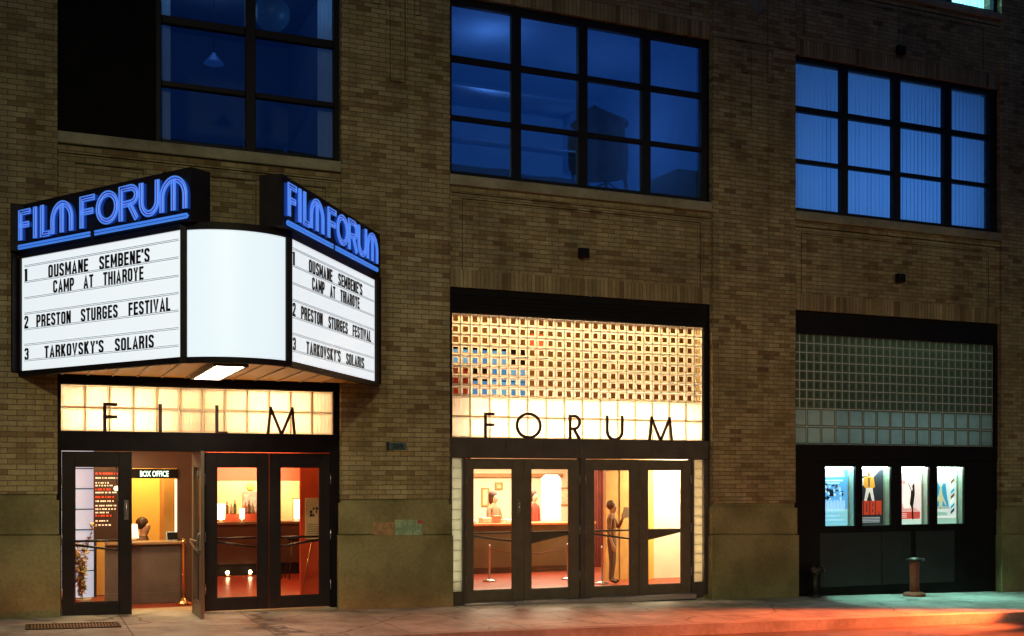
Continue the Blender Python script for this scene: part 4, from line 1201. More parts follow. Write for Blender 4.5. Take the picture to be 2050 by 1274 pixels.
# 4: blue winged figure and slanted stripes
c = cases[3]; r = poster_case(*c, 'lit poster case with the blue winged figure poster, rightmost of the row', gwhite)
A = Art(r, *c, 1.06, 2.065); E0 = 0.75
m0 = A.mat((0.72, 0.88, 0.82), E0); m1 = A.mat((0.04, 0.36, 0.58), 0.75); m2 = A.mat((0.62, 0.66, 0.38), E0); m3 = A.mat((0.92, 0.97, 0.9), E0); m4 = A.mat((0.35, 0.16, 0.08), 0.05); m5 = A.mat((0.35, 0.60, 0.50), E0); m6 = A.mat((0.03, 0.10, 0.22), 0.1)
A.rect(0, 1, 0, 1, m0); A.rect(0, 1, 0, 0.1, m5); A.rect(0, 0.94, 0.1, 0.125, m3)
A.poly([(0.03, 0.3), (0.7, 0.3), (0.62, 0.5), (0.56, 0.72), (0.46, 0.72), (0.36, 0.62), (0.26, 0.72), (0.16, 0.72), (0.1, 0.5)], m1)
A.poly([(0.33, 0.63), (0.39, 0.63), (0.44, 0.5), (0.6, 0.33), (0.56, 0.32), (0.44, 0.42), (0.41, 0.28), (0.3, 0.28), (0.28, 0.42), (0.12, 0.32), (0.08, 0.34), (0.28, 0.52)], m2)
A.disc(0.36, 0.65, 0.04, 0.03, m2); A.disc(0.36, 0.8, 0.2, 0.06, m3)
A.rect(0.03, 0.72, 0.27, 0.285, m4); A.poly([(0.05, 0.14), (0.65, 0.14), (0.6, 0.2), (0.12, 0.22)], m5)
for k in range(7):
    z = 0.16 + k * 0.09; A.poly([(0.76, z), (0.92, z + 0.07), (0.92, z + 0.125), (0.76, z + 0.055)], [m4, m1, m3][k % 3] if k else m6)
A.done()

# ------------------------------------------------------------------ street furniture
def siamese(x, y, label):
    r = empty('siamese_connection', (x, y, gz(x)), label, 'standpipe', 'fire standpipes along the black wall')
    z = gz(x)
    b = MB(); b.tube([(x, y, z - 0.02), (x, y, z + 0.38)], 0.045, 14); b.lathe([(0.11, 0), (0.11, 0.02), (0.055, 0.05)], (x, y, z), 16); b.build('pipe', M['dark_iron'], r)
    b = MB(); b.ball((x, y, z + 0.42), 0.075); b.build('body', M['dark_iron'], r)
    for s in (-1, 1):
        b = MB(); b.tube([(x, y, z + 0.43), (x + s * 0.09, y - 0.07, z + 0.47)], 0.045, 12); b.tube([(x + s * 0.09, y - 0.07, z + 0.47), (x + s * 0.125, y - 0.10, z + 0.485)], 0.058, 12)
        b.build('inlet', M['dark_iron'], r)
siamese(6.42, -0.17, 'dark two headed fire standpipe in the corner beside the brick pier')
x, y = 8.33, -0.42; z = gz(x)
r = empty('standpipe', (x, y, z), 'red standpipe post with a flat cap standing before the poster cases', 'standpipe')
b = MB(); b.lathe([(0.19, -0.02), (0.19, 0.035), (0.16, 0.06), (0.085, 0.075)], (x, y, z), 22); b.build('base', M['red_iron'], r)
b = MB(); b.lathe([(0.082, 0.07), (0.078, 0.3), (0.085, 0.55), (0.088, 0.60)], (x, y, z), 20); b.build('post', M['red_iron'], r)
b = MB(); b.lathe([(0.09, 0.6), (0.13, 0.615), (0.135, 0.635), (0.06, 0.66), (0.03, 0.665)], (x, y, z), 20); b.build('cap', M['dark_iron'], r)
b = MB(); b.tube([(x + 0.05, y, z + 0.625), (x + 0.19, y - 0.03, z + 0.625)], 0.024, 10); b.build('outlet', M['steel'], r)
# grating in the sidewalk
r = empty('sidewalk_grate', (-5.25, -1.15, gz(-5.25)), 'rusty iron grating let into the sidewalk at the foot of the left pier', 'grate')
b = MB(); xx0, xx1, yy0, yy1 = -5.78, -4.72, -1.42, -0.92
def gb(a, c, d, e, h0, h1): 
    sbox(b, a, c, d, e, lambda q: gz(q) + h0, lambda q: gz(q) + h1)
for (a, c, d, e) in ((xx0, xx1, yy0, yy0 + 0.04), (xx0, xx1, yy1 - 0.04, yy1), (xx0, xx0 + 0.04, yy0 + 0.0401, yy1 - 0.0401), (xx1 - 0.04, xx1, yy0 + 0.0401, yy1 - 0.0401)): gb(a, c, d, e, 0.002, 0.014)
b.build('rim', M['dark_iron'], r)
b = MB(); gb(xx0 + 0.04, xx1 - 0.04, yy0 + 0.04, yy1 - 0.04, 0.001, 0.004); b.build('pit_shade', M['black'], r)  # black sheet under the bars, stands for the shaded hollow
b = MB(); q = xx0 + 0.06
while q < xx1 - 0.06:
    gb(q, q + 0.016, yy0 + 0.041, yy1 - 0.041, 0.0042, 0.012); q += 0.036
b.build('bars', simple('rusty_iron', (0.22, 0.12, 0.05), 0.6, 0.3, 0.3, 12), r)

# ------------------------------------------------------------------ people
skin_m = simple('skin', (0.55, 0.32, 0.2), 0.55, 0, 0.06, 9)
def person(loc, label, top, leg, hair, turn=0.0, arms='down', scale=1.0, long_hair=False, seated=False):
    """one continuous body grown round a posed skeleton"""
    r = empty('person', loc, label, 'person')
    J = [(0, 0, .95), (0, 0, 1.08), (0, .01, 1.27), (0, .01, 1.42), (0, 0, 1.50), (0, -.02, 1.56), (0, -.022, 1.63), (0, -.005, 1.72)]
    Rr = [(.155, .11), (.135, .095), (.16, .11), (.10, .08), (.052, .055), (.07, .078), (.086, .098), (.065, .075)]
    Eg = [(k, k + 1) for k in range(7)]
    def add(p, rad, par):
        J.append(p); Rr.append(rad if isinstance(rad, tuple) else (rad, rad)); Eg.append((par, len(J) - 1)); return len(J) - 1
    nose = add((0, -.105, 1.615), .014, 6)
    for s in (-1, 1):
        sh = add((s * .17, .01, 1.39), .06, 3)
        if arms == 'forward': el, wr, hd = (s * .23, -.04, 1.13), (s * .15, -.27, 1.12), (s * .13, -.33, 1.13)
        elif arms == 'raised' and s > 0: el, wr, hd = (s * .24, -.1, 1.18), (s * .16, -.2, 1.38), (s * .14, -.22, 1.45)
        else: el, wr, hd = (s * .23, .03, 1.12), (s * .235, -.05, .87), (s * .235, -.07, .80)
        e = add(el, .046, sh); w = add(wr, .030, e); hnd = add(hd, (.038, .022), w)
        d = (Vector(hd) - Vector(wr)).normalized()
        side = Vector((0, 1, 0)) if abs(d.y) < .7 else Vector((1, 0, 0))
        for k, ln in enumerate((.075, .085, .08, .062)):
            base = Vector(hd) + d * .03 + side * ((k - 1.5) * .02)
            a = add(tuple(base), .011, hnd); m = add(tuple(base + d * ln * .55), .009, a); add(tuple(base + d * ln + Vector((0, -.012, -.008))), .007, m)
        th = add(tuple(Vector(hd) - side * .04), .012, hnd); add(tuple(Vector(hd) - side * .058 + d * .04), .009, th)
        if seated: hp, kn, an, to = (s * .09, -.02, .9), (s * .11, -.42, .88), (s * .11, -.42, .46), (s * .11, -.55, .44)
        else: hp, kn, an, to = (s * .085, 0, .86), (s * .095, -.015, .48), (s * .1, .02, .09), (s * .115, -.14, .045)
        h = add(hp, .092, 0); kk = add(kn, .06, h); ak = add(an, .042, kk); add(to, (.04, .035), ak)
    me = D.meshes.new('body'); me.from_pydata(J, Eg, []); me.update()
    o = D.objects.new('body', me); COL.objects.link(o)
    md = o.modifiers.new('skin', 'SKIN'); md.use_smooth_shade = True
    for k, sv in enumerate(me.skin_vertices[0].data): sv.radius = Rr[k]; sv.use_root = (k == 0)
    s2 = o.modifiers.new('sub', 'SUBSURF'); s2.levels = 1; s2.render_levels = 1
    bpy.context.view_layer.update()
    dg = bpy.context.evaluated_depsgraph_get()
    m2 = D.meshes.new_from_object(o.evaluated_get(dg), preserve_all_data_layers=False, depsgraph=dg)
    o.modifiers.clear(); o.data = m2; D.meshes.remove(me)
    m2.materials.clear()
    for m in (skin_m, top, leg, M['black']): m2.materials.append(m)
    for p in m2.polygons:
        c = p.center; k = 1
        if c.z > 1.475: k = 0
        elif abs(c.x) > .21 and c.z < 1.0 and not seated or (c.y < -.2 and c.z > 1.0): k = 0
        elif c.z < .97 and not (abs(c.x) > .2 and c.z > .75): k = 2
        if c.z < .07: k = 3
        p.material_index = k; p.use_smooth = True
    o.parent = r; ORG[o] = Vector((0, 0, 0))
    hb = MB()
    hb.ball((0, .024, 1.685), .1, 0, 14, 1.08)
    if long_hair: hb.lathe([(.05, -.17), (.082, -.09), (.092, .0), (.085, .06)], (0, .035, 1.62), 16)
    ORGr = ORG[r]; ORG[r] = Vector((0, 0, 0))
    hb.build('hair', simple('hair', hair, 0.5, 0, 0.3, 40), r)
    eb = MB()
    for s in (-1, 1): eb.ball((s * .032, -.094, 1.64), .009, 0, 6)
    eb.build('eyes', M['black'], r)
    ORG[r] = ORGr
    r.rotation_euler = (0, 0, turn); r.scale = (scale,) * 3
    return r

# ------------------------------------------------------------------ left lobby: box office and red cafe
brown_wall = simple('dark_brown_wall', (0.085, 0.038, 0.018), 0.6, 0, 0.15, 3)
red_wall = simple('red_paint', (0.62, 0.075, 0.018), 0.5, 0, 0.1, 2)
red_floor = simple('red_floor', (0.27, 0.045, 0.02), 0.35, 0, 0.2, 4)
cream = simple('cream_paint', (0.78, 0.68, 0.48), 0.7, 0, 0.06, 2)
tile = simple('pale_floor_tile', (0.40, 0.32, 0.2), 0.4, 0, 0.15, 3)
room(-5.36, 0.3, 0.13, 7.4, 0.03, 3.5, red_wall, red_floor, simple('dark_red_ceiling', (0.35, 0.07, 0.03), 0.8))
b = MB(); b.box(-5.3, -3.42, 0.14, 1.05, 0.0305, 0.036); b.build('floor_tile', tile, BL)
BO = empty('box_office', (-4.2, 1.7, 0.04), 'box office booth with a dark counter and an amber lit window inside the left entrance', 'ticket booth')
b = MB()
b.box(-3.70, -3.40, 1.70, 1.78, 0.04, 2.9)                    # right of the opening
b.box(-4.87, -3.7005, 1.70, 1.78, 2.02, 2.9)                  # above
b.box(-4.87, -4.50, 1.7005, 1.78, 0.96, 2.0195)               # behind the price board
b.box(-3.45, -3.40, 1.781, 3.25, 0.04, 2.9)
b.build('booth_wall', brown_wall, BO)
b = MB(); b.bbox(-4.70, -3.62, 1.62, 2.05, 0.90, 0.945, 0.01); b.build('counter_top', simple('worn_wood', (0.30, 0.18, 0.09), 0.4, 0, 0.2, 8), BO)
b = MB(); b.box(-4.72, -3.66, 1.69, 1.75, 0.2, 0.8995); b.box(-4.72, -3.66, 1.67, 1.75, 0.04, 0.1995); b.build('counter_front', simple('grey_brown_laminate', (0.115, 0.085, 0.07), 0.5, 0, 0.2, 3), BO)
amber = simple('amber_paint', (0.80, 0.50, 0.10), 0.7, 0, 0.08, 2)
b = MB(); b.box(-5.0, -3.80, 3.20, 3.24, 0.04, 2.9); b.build('booth_back_wall', amber, BO)
b = MB(); b.box(-3.80, -3.46, 2.6, 3.2, 0.04, 2.9); b.build('booth_cupboard', simple('ochre_paint', (0.58, 0.32, 0.08), 0.7, 0, 0.08, 2), BO)
b = MB(); b.tube([(-3.72, 1.74, 1.0), (-3.72, 1.74, 1.86)], 0.012, 8); b.build('edge_tube', emit('warm_tube', (1.0, 0.75, 0.35), 5), BO)
point('booth_lamp', (-4.1, 2.4, 2.5), 150, (1.0, 0.72, 0.30), 0.12)
b = MB(); b.bbox(-4.42, -3.70, 1.655, 1.6995, 1.875, 2.015, 0.004)
sg = b.build('box_office_sign', M['black'], loc=(-4.05, 1.66, 1.875), label='small black sign reading BOX OFFICE in glowing green white letters', cat='sign')
b = MB(); text_mesh("BOX OFFICE", b, (-4.235, 1.653, 0), (1, 0, 0), 0.40, 1.90, 1.985, 0.006, 0.02, 0, (0, -1, 0))
b.build('lettering', emit('green_white_letter', (0.65, 1.0, 0.85), 1.5), sg)
# price board
b = MB(); b.bbox(-4.87, -4.505, 1.66, 1.6995, 0.97, 2.0, 0.006)
pb = b.build('price_board', simple('board_black', (0.05, 0.025, 0.015), 0.4), loc=(-4.69, 1.68, 0.97), label='dark price board with rows of red and white lettering inside the left door', cat='board')
b = MB(); rs = random.Random(5)
rows = [(1.93, 1, .9), (1.87, 0, .95), (1.80, 0, .5), (1.76, 0, .7), (1.70, 1, .6), (1.66, 0, .8), (1.59, 1, .75), (1.535, 0, .7), (1.47, 0, .85), (1.42, 0, .8), (1.37, 0, .6), (1.32, 1, .7), (1.25, 0, .5), (1.19, 0, .55)]
for (z, red, w) in rows:
    q = -4.85
    while q < -4.85 + 0.33 * w:
        l = rs.choice([0.012, 0.02, 0.03]); b.box(q, min(q + l, -4.52), 1.654, 1.6595, z, z + (0.028 if red else 0.02), 1 if red else 0); q += l + rs.choice([0.006, 0.02])
b.build('lettering', [emit('lit_white_text', (1.0, 0.8, 0.6), 0.6), emit('lit_red_text', (0.7, 0.06, 0.02), 0.5)], pb)
# pale lattice window at the left of the lobby
lw = empty('lattice_window', (-5.1, 2.3, 0.1), 'pale blue lattice window behind the potted plant at the left door', 'window')
b = MB(); b.box(-5.35, -4.80, 2.30, 2.33, 0.1, 2.6); b.build('pane', emit('lit_frosted_glass', (0.62, 0.78, 0.92), 0.62), lw)
b = MB()
for z in (0.5, 0.80, 1.11, 1.415, 1.72, 2.02, 2.3): b.box(-5.35, -4.80, 2.28, 2.2995, z - 0.008, z + 0.008)
b.box(-4.84, -4.80, 2.27, 2.2995, 0.1, 2.6); b.build('bars', simple('dark_lead', (0.06, 0.08, 0.1), 0.5), lw)
area('vestibule_lamp', (-4.6, 0.8, 2.42), 0.5, 42, (1.0, 0.74, 0.38), (0, 0, -1), 0.4)
# hanging globe
g = empty('globe_lamp', (-4.58, 1.45, 1.75), 'small round globe lamp glowing in front of the price board', 'lamp')
b = MB(); b.ball((-4.58, 1.45, 1.73), 0.035); b.build('globe', emit('globe', (1.0, 0.8, 0.5), 3.0), g)
b = MB(); b.tube([(-4.58, 1.45, 1.76), (-4.58, 1.45, 2.95)], 0.006, 6); b.build('cord', M['black'], g)
# clerk and lamp in the booth
person((-4.10, 2.62, -0.42), 'person with dark hair behind the box office counter, only head and shoulders showing', simple('dark_shirt', (0.10, 0.05, 0.03), 0.8), M['black'], (0.05, 0.025, 0.012), 1.2, 'down', 0.95)
dl = empty('counter_lamp', (-4.30, 1.95, 0.945), 'white shaded lamp on the box office counter beside the clerk', 'lamp')
b = MB(); b.lathe([(0.04, 0), (0.04, 0.015), (0.01, 0.02), (0.01, 0.05)], (-4.30, 1.95, 0.946), 14); b.build('base', M['brass'], dl)
b = MB(); b.lathe([(0.078, 0.04), (0.05, 0.25)], (-4.30, 1.95, 0.946), 18); b.build('lamp_shade', emit('lit_paper_shade', (1.0, 0.85, 0.6), 1.3), dl)
cs = empty('counter_card', (-3.76, 1.72, 0.945), 'small dark framed card standing at the right end of the box office counter', 'card')
b = MB(); b.slab([(-3.86, 1.70, 0.955), (-3.655, 1.70, 0.955), (-3.655, 1.73, 1.085), (-3.86, 1.73, 1.085)], (0, -1, 0.2), 0.012); b.build('frame', M['steel'], cs)
b = MB(); b.slab([(-3.848, 1.697, 0.967), (-3.668, 1.697, 0.967), (-3.668, 1.7235, 1.073), (-3.848, 1.7235, 1.073)], (0, -1, 0.2), 0.004); b.build('card', M['black'], cs)
# brass stanchion
wl = empty('wall_sconce', (-0.692, 7.25, 1.041), 'tall narrow glowing sconce on the cafe wall at the edge of the red partition', 'lamp')
b = MB(); b.bbox(-0.752, -0.632, 7.21, 7.28, 1.041, 1.446, 0.01); b.build('shade', emit('sconce_glow', (1.0, 0.8, 0.5), 3.0), wl)
b = MB(); b.box(-0.772, -0.612, 7.2805, 7.2995, 1.021, 1.466); b.build('back_plate', M['brass'], wl)
st = empty('stanchion', (-3.66, 1.35, 0.04), 'brass stanchion post with a round base before the box office counter', 'stanchion')
b = MB(); b.lathe([(0.11, 0), (0.11, 0.02), (0.05, 0.05), (0.025, 0.09)], (-3.66, 1.35, 0.04), 22); b.build('base', M['brass'], st)
b = MB(); b.lathe([(0.018, 0.08), (0.018, 0.86), (0.03, 0.88), (0.03, 0.91), (0.012, 0.95)], (-3.66, 1.35, 0.04), 14); b.build('post', M['brass'], st)
# plant
pt = empty('potted_plant', (-5.05, 1.2, 0.04), 'tall leafy potted plant standing inside the left door', 'plant')
b = MB(); b.lathe([(0.09, 0), (0.12, 0.14), (0.125, 0.16), (0.11, 0.16), (0.10, 0.12)], (-5.05, 1.2, 0.035), 18); b.build('pot', simple('pale_pot', (0.6, 0.5, 0.35), 0.6), pt)
stm = MB(); lf = MB(); rs = random.Random(11)
for k in range(9):
    a = rs.uniform(0, 6.28); ln = rs.uniform(0.7, 1.5) if k < 6 else rs.uniform(0.4, 0.7); sp_ = rs.uniform(0.06, 0.22)
    pts = [Vector((-5.05, 1.2, 0.18)) + Vector((math.cos(a) * sp_ * t * t * 1.2, math.sin(a) * sp_ * t * t, ln * t)) for t in [q / 8 for q in range(9)]]
    stm.tube(pts, 0.007, 5, 0, False, 0.003)
    for q in range(int(ln * 75)):
        t = rs.uniform(0.12, 1.0); i0 = min(7, int(t * 8)); p = pts[i0].lerp(pts[i0 + 1], t * 8 - i0)
        d = Vector((rs.uniform(-1, 1), rs.uniform(-1, 1), rs.uniform(-0.5, 0.7))).normalized(); l = rs.uniform(0.05, 0.10)
        s_ = d.cross(Vector((0, 0, 1))).normalized() * l * 0.3; up = Vector((0, 0, -0.012))
        lf.add([p, p + d * l * 0.5 + s_, p + d * l + up * 1.5, p + d * l * 0.5 - s_], [(0, 1, 2, 3)], rs.choice([0, 0, 1]))
stm.build('stems', simple('plant_stem', (0.12, 0.09, 0.04), 0.7), pt)
lf.build('leaves', [simple('plant_leaf', (0.42, 0.38, 0.09), 0.5, 0, 0.3, 20), simple('plant_leaf_lit', (0.65, 0.40, 0.11), 0.5, 0, 0.3, 20)], pt)  # warm yellow light on the leaves put into their colours
# cafe
b = MB(); b.box(-3.39, -3.34, 1.9, 7.3, 0.03, 3.4); b.build('interior_wall', red_wall, BL)
b = MB(); b.box(-2.60, -0.45, 7.30, 7.38, 0.95, 1.82); b.build('cafe_niche', simple('peach_paint', (0.82, 0.52, 0.25), 0.7, 0, 0.08, 2), BL)
area('cafe_lamp', (-1.6, 6.5, 2.05), 1.7, 62, (1.0, 0.72, 0.42), (0, 0.9, -0.4), 0.3)
area('cafe_lamp', (-2.2, 3.6, 3.3), 1.2, 120, (1.0, 0.45, 0.16), (0, 0.2, -1), 1.2)
cc = empty('cafe_counter', (-1.9, 6.2, 0.03), 'dark cafe counter with a red back shelf across the red room', 'counter')
b = MB(); b.box(-3.3, -0.6, 6.1, 6.55, 0.25, 1.0); b.build('counter_body', simple('dark_counter', (0.04, 0.022, 0.014), 0.4, 0, 0.2, 4), cc)
b = MB(); b.bbox(-3.33, -0.57, 6.04, 6.6, 1.0, 1.045, 0.008); b.build('counter_top', simple('counter_zinc', (0.20, 0.16, 0.1), 0.3, 0.5), cc)
b = MB(); b.box(-3.3, -0.6, 6.14, 6.5, 0.03, 0.2495); b.build('plinth', M['black'], cc)
b = MB(); b.box(-3.1, -1.65, 6.42, 6.5, 1.0455, 1.19); b.build('back_shelf', simple('red_shelf', (0.5, 0.1, 0.04), 0.5), cc)
for k, (x, hgt, c_) in enumerate(((-2.22, .24, (.12, .05, .02)), (-2.14, .2, (.3, .2, .1)), (-2.07, .27, (.05, .08, .03)), (-1.87, .22, (.35, .08, .04)), (-1.80, .26, (.1, .05, .02)), (-1.73, .21, (.25, .22, .15)))):
    b = MB(); b.lathe([(0.032, 0), (0.032, hgt * .6), (0.012, hgt * .75), (0.012, hgt)], (x, 6.46, 1.19), 12)
    b.build('bottle', simple('bottle_glass', c_, 0.2, 0, 0.1, 9), loc=(x, 6.46, 1.19), cat='bottle', group='bottles on the cafe back shelf',
            label=['dark brown bottle, leftmost on the red shelf in the cafe', 'short tan bottle between two dark bottles on the red shelf', 'tallest dark green bottle beside the middle cafe lamp', 'red bottle just right of the middle cafe lamp', 'brown bottle between the red and pale bottles', 'pale short bottle at the right end of the red shelf'][k])
for k, (x, l) in enumerate(((-2.36, 'glowing lamp at the left end of the cafe counter'), (-1.96, 'small glowing lamp in the middle of the cafe counter'))):
    t = empty('table_lamp', (x, 6.3, 1.19), l, 'lamp')
    s_ = (1.0, 0.55)[k]
    b = MB(); b.lathe([(0.05 * s_, 0), (0.05 * s_, 0.02), (0.012, 0.03), (0.012, 0.06)], (x, 6.3, 1.046), 12); b.build('base', M['brass'], t)
    b = MB(); b.lathe([(0.075 * s_, 0.05), (0.085 * s_, 0.2 * s_ + 0.14)], (x, 6.3, 1.046), 16); b.build('lamp_shade', emit('glowing_shade', (1.0, 0.78, 0.45), 6), t)
for k, (x, l) in enumerate(((-2.30, 'bright candle lantern low by the cafe counter, left of the pair'), (-1.88, 'bright candle lantern low by the cafe counter, right of the pair'))):
    t = empty('lantern', (x, 5.9, 0.03), l, 'lantern', 'floor lanterns before the cafe counter')
    b = MB(); b.lathe([(0.06, 0), (0.06, 0.03), (0.03, 0.05)], (x, 5.9, 0.03), 14); b.build('base', M['brass'], t)
    b = MB(); b.ball((x, 5.9, 0.11), 0.032); b.build('globe', emit('lantern_flame', (1.0, 0.72, 0.35), 40), t)
def stool(x, y, label):
    t = empty('bar_stool', (x, y, 0.03), label, 'stool', 'bar stools in the cafe')
    b = MB(); b.lathe([(0.16, 0.70), (0.17, 0.72), (0.17, 0.75), (0.15, 0.76)], (x, y, 0.03), 18); b.build('seat', M['black'], t)
    for s1_, s2_ in ((-1, -1), (1, -1), (-1, 1), (1, 1)):
        b = MB(); b.tube([(x + s1_ * 0.1, y + s2_ * 0.1, 0.74), (x + s1_ * 0.17, y + s2_ * 0.17, 0.03)], 0.012, 6); b.build('leg', M['dark_iron'], t)
stool(-1.62, 5.3, 'dark bar stool seen through the third door, left of the pair')
stool(-1.18, 5.1, 'dark bar stool seen through the fourth door, beside the red partition')
b = MB(); b.bbox(-1.783, -1.487, 7.255, 7.2995, 1.192, 1.604, 0.004)
cp = b.build('wall_print', simple('grey_print', (0.30, 0.25, 0.2), 0.6, 0, 0.6, 16), loc=(-1.85, 7.3, 1.32), label='grey photographic print on the bright wall behind the cafe counter', cat='picture')
b = MB(); b.lathe([(0.001, 0), (0.075, 0.004), (0.075, 0.008), (0.001, 0.012)], (0, 0, 0), 18); b.v = [(-1.625 + v[0], 7.25 - v[2], 1.703 + v[1]) for v in b.v]
b.build('wall_disc', amber, loc=(-1.625, 7.25, 1.703), label='round yellow disc on the wall above the grey print', cat='decoration')
# red partition with the white poster
pr = empty('red_partition', (-1.2, 1.25, 0.04), 'red painted partition close behind the fourth door', 'partition')
b = MB(); b.box(-1.965, 0.2, 1.22, 1.30, 0.03, 3.4); b.build('panel', red_wall, pr)
b = MB(); b.tube([(-1.80, 1.212, 0.95), (-1.95, 1.212, 0.10)], 0.006, 6); b.build('cord', M['brass'], pr)
b = MB(); b.bbox(-1.90, -1.45, 1.200, 1.2195, 0.955, 1.575, 0.002)
wp = b.build('wall_poster', simple('poster_paper', (0.55, 0.45, 0.25), 0.7, 0, 0.08, 6), loc=(-1.68, 1.2, 0.955), label='pale paper poster with dark block marks on the red partition', cat='poster')
b = MB(); rs = random.Random(9)
for k in range(3):
    for q in range(7):
        if rs.random() < 0.8: b.box(-1.83 + q * 0.045, -1.83 + q * 0.045 + rs.choice([0.02, 0.036]), 1.197, 1.1998, 1.30 + k * 0.05, 1.338 + k * 0.05)
for k in range(6): b.box(-1.86, -1.55, 1.1975, 1.1998, 1.0 + k * 0.035, 1.006 + k * 0.035)
b.build('print', ink, wp)
point('partition_lamp', (-2.6, 0.65, 2.9), 40, (1.0, 0.62, 0.32), 0.1)
# light in the transom
area('transom_lamp', (-4.7, 0.45, 2.5), 1.3, 26, (1.0, 0.80, 0.48), (0, -0.5, 0.8), 0.15)
area('transom_lamp', (-2.6, 0.45, 2.5), 1.2, 15, (1.0, 0.77, 0.44), (0, -0.5, 0.8), 0.15)
area('transom_lamp', (-3.6, 0.6, 3.4), 3.0, 26, (1.0, 0.68, 0.30), (0, -0.6, -0.6), 0.2)

# ------------------------------------------------------------------ middle lobby
room(-0.06, 7.0, 0.13, 8.0, -0.02, 4.75, cream, red_floor, simple('brown_ceiling', (0.25, 0.13, 0.05), 0.8))
wood = simple('honey_wood', (0.62, 0.36, 0.11), 0.45, 0, 0.15, 3)
b = MB(); b.box(4.14, 5.14, 3.0, 3.1, -0.02, 3.0)
wd = b.build('interior_wall', wood, BL)
b = MB()
for q in (4.42, 4.66, 4.70): b.box(q, q + 0.012, 2.985, 2.9995, -0.02, 3.0)
b.build('panel_trim', simple('dark_wood', (0.3, 0.15, 0.04), 0.5), wd)
b = MB(); b.box(5.1405, 7.0, 3.02, 3.12, -0.02, 3.0); b.build('interior_wall', cream, BL)
b = MB(); b.box(5.02, 5.135, 2.96, 2.9995, -0.02, 2.08); b.build('door_jamb', amber, BL)
# ceiling over the lobby and its brown upper wall, seen through the clear blocks
b = MB(); b.box(-0.05, 6.9, 2.2, 7.9, 2.42, 2.47); b.build('ceiling', cream, BL)
b = MB(); b.box(-0.05, 6.9, 2.2, 2.25, 2.4705, 4.74); b.build('upper_wall', simple('brown_upper_wall', (0.30, 0.15, 0.05), 0.7, 0, 0.3, 2), BL)
area('lobby_lamp', (3.8, 5.6, 2.40), 3.0, 420, (1.0, 0.82, 0.55), (0, 0, -1), 2.6)
area('lobby_lamp', (5.8, 2.3, 2.38), 1.1, 330, (1.0, 0.84, 0.56), (0, 0.35, -1), 0.6)
area('lobby_lamp', (1.6, 1.2, 2.40), 1.2, 18, (1.0, 0.75, 0.45), (0, 0.2, -1), 0.5)
room(6.05, 10.6, 0.13, 2.5, -0.3, 4.75, simple('dim_store_room', (0.42, 0.46, 0.38), 0.9))
area('store_lamp', (8.3, 0.7, 4.5), 4.0, 8, (0.62, 0.9, 0.70), (0, -0.5, -1), 0.3)
area('store_lamp', (8.3, 0.6, 2.5), 4.0, 5, (0.50, 0.80, 0.82), (0, -0.6, 0.8), 0.2)
area('block_lamp', (2.2, 0.55, 2.42), 4.2, 150, (1.0, 0.82, 0.54), (0, -0.45, 0.85), 0.18)
area('block_lamp', (2.2, 0.9, 4.66), 4.2, 170, (1.0, 0.68, 0.34), (0, -0.6, -0.8), 0.2)
area('sidelight_fill', (4.25, 0.28, 1.2), 0.14, 34, (1.0, 0.82, 0.52), (0, -1, 0), 1.9)  # light strips added right behind the sidelights to brighten them
area('sidelight_fill', (0.07, 0.28, 1.2), 0.14, 12, (0.92, 1.0, 0.82), (0, -1, 0), 1.9)
bd = empty('added_blue_panel', (1.4, 2.1, 3.4), 'added blue glowing panels high in the lobby, tinting the left of the glass blocks', 'glowing panel')
b = MB(); rs = random.Random(4)  # glowing panels added to put blue into the left blocks
for kx in range(4):
    for kz in range(4):
        if rs.random() < 0.85: b.bbox(0.75 + kx * 0.36, 1.08 + kx * 0.36, 2.13, 2.19, 3.02 + kz * 0.26, 3.26 + kz * 0.26, 0.01, (kx + kz) % 2)
b.build('panel', [emit('blue_glow', (0.03, 0.22, 0.62), 0.8), emit('pale_blue_glow', (0.10, 0.36, 0.75), 0.8)], bd)
b = MB(); b.box(0.7, 2.2, 2.195, 2.1995, 2.98, 4.1); b.build('backing', M['black'], bd)
b = MB(); b.bbox(1.93, 2.16, 1.40, 1.5, 4.08, 4.26, 0.01)
b.build('exit_light', emit('red_exit_glow', (0.9, 0.06, 0.02), 1.6), loc=(2.05, 1.45, 4.08), label='small red glowing box high behind the glass blocks of the middle entrance', cat='exit light')
cn = empty('concession_counter', (3.2, 5.4, 0), 'long concession counter with an olive front in the middle lobby', 'counter')
b = MB(); b.box(1.2, 5.0, 5.2, 5.7, 0.1, 0.93); b.build('counter_front', simple('olive_laminate', (0.12, 0.085, 0.04), 0.3, 0, 0.25, 3), cn)
b = MB(); b.bbox(1.16, 5.04, 5.14, 5.75, 0.93, 0.98, 0.008); b.build('counter_top', simple('orange_top', (0.6, 0.2, 0.06), 0.35), cn)
b = MB(); b.box(1.22, 4.98, 5.24, 5.68, -0.02, 0.0995); b.build('kick_board', M['brown'], cn)
for k in range(5):
    q = 2.3 + 0.26 * k
    b = MB(); w = 0.07 + 0.03 * (k % 2); b.bbox(q, q + w * 2, 5.25, 5.45, 0.98, 1.05 + 0.04 * (k % 3), 0.008)
    b.build('snack_box', simple('snack_box', [(0.6, 0.7, 0.7), (0.7, 0.6, 0.4), (0.5, 0.2, 0.1), (0.75, 0.75, 0.7), (0.7, 0.4, 0.2)][k], 0.5, 0, 0.3, 30), loc=(q, 5.35, 0.98),
            label=['pale grey box, leftmost on the concession counter', 'tan box second along the concession counter', 'dark red box in the middle of the counter goods', 'white box beside the dark red box', 'orange box, last on the concession counter'][k], cat='box', group='goods on the concession counter')
b = MB(); b.box(-0.0, 5.6, 7.90, 7.99, 1.90, 1.98); b.build('cornice', simple('brown_trim', (0.4, 0.2, 0.07), 0.5), BL)
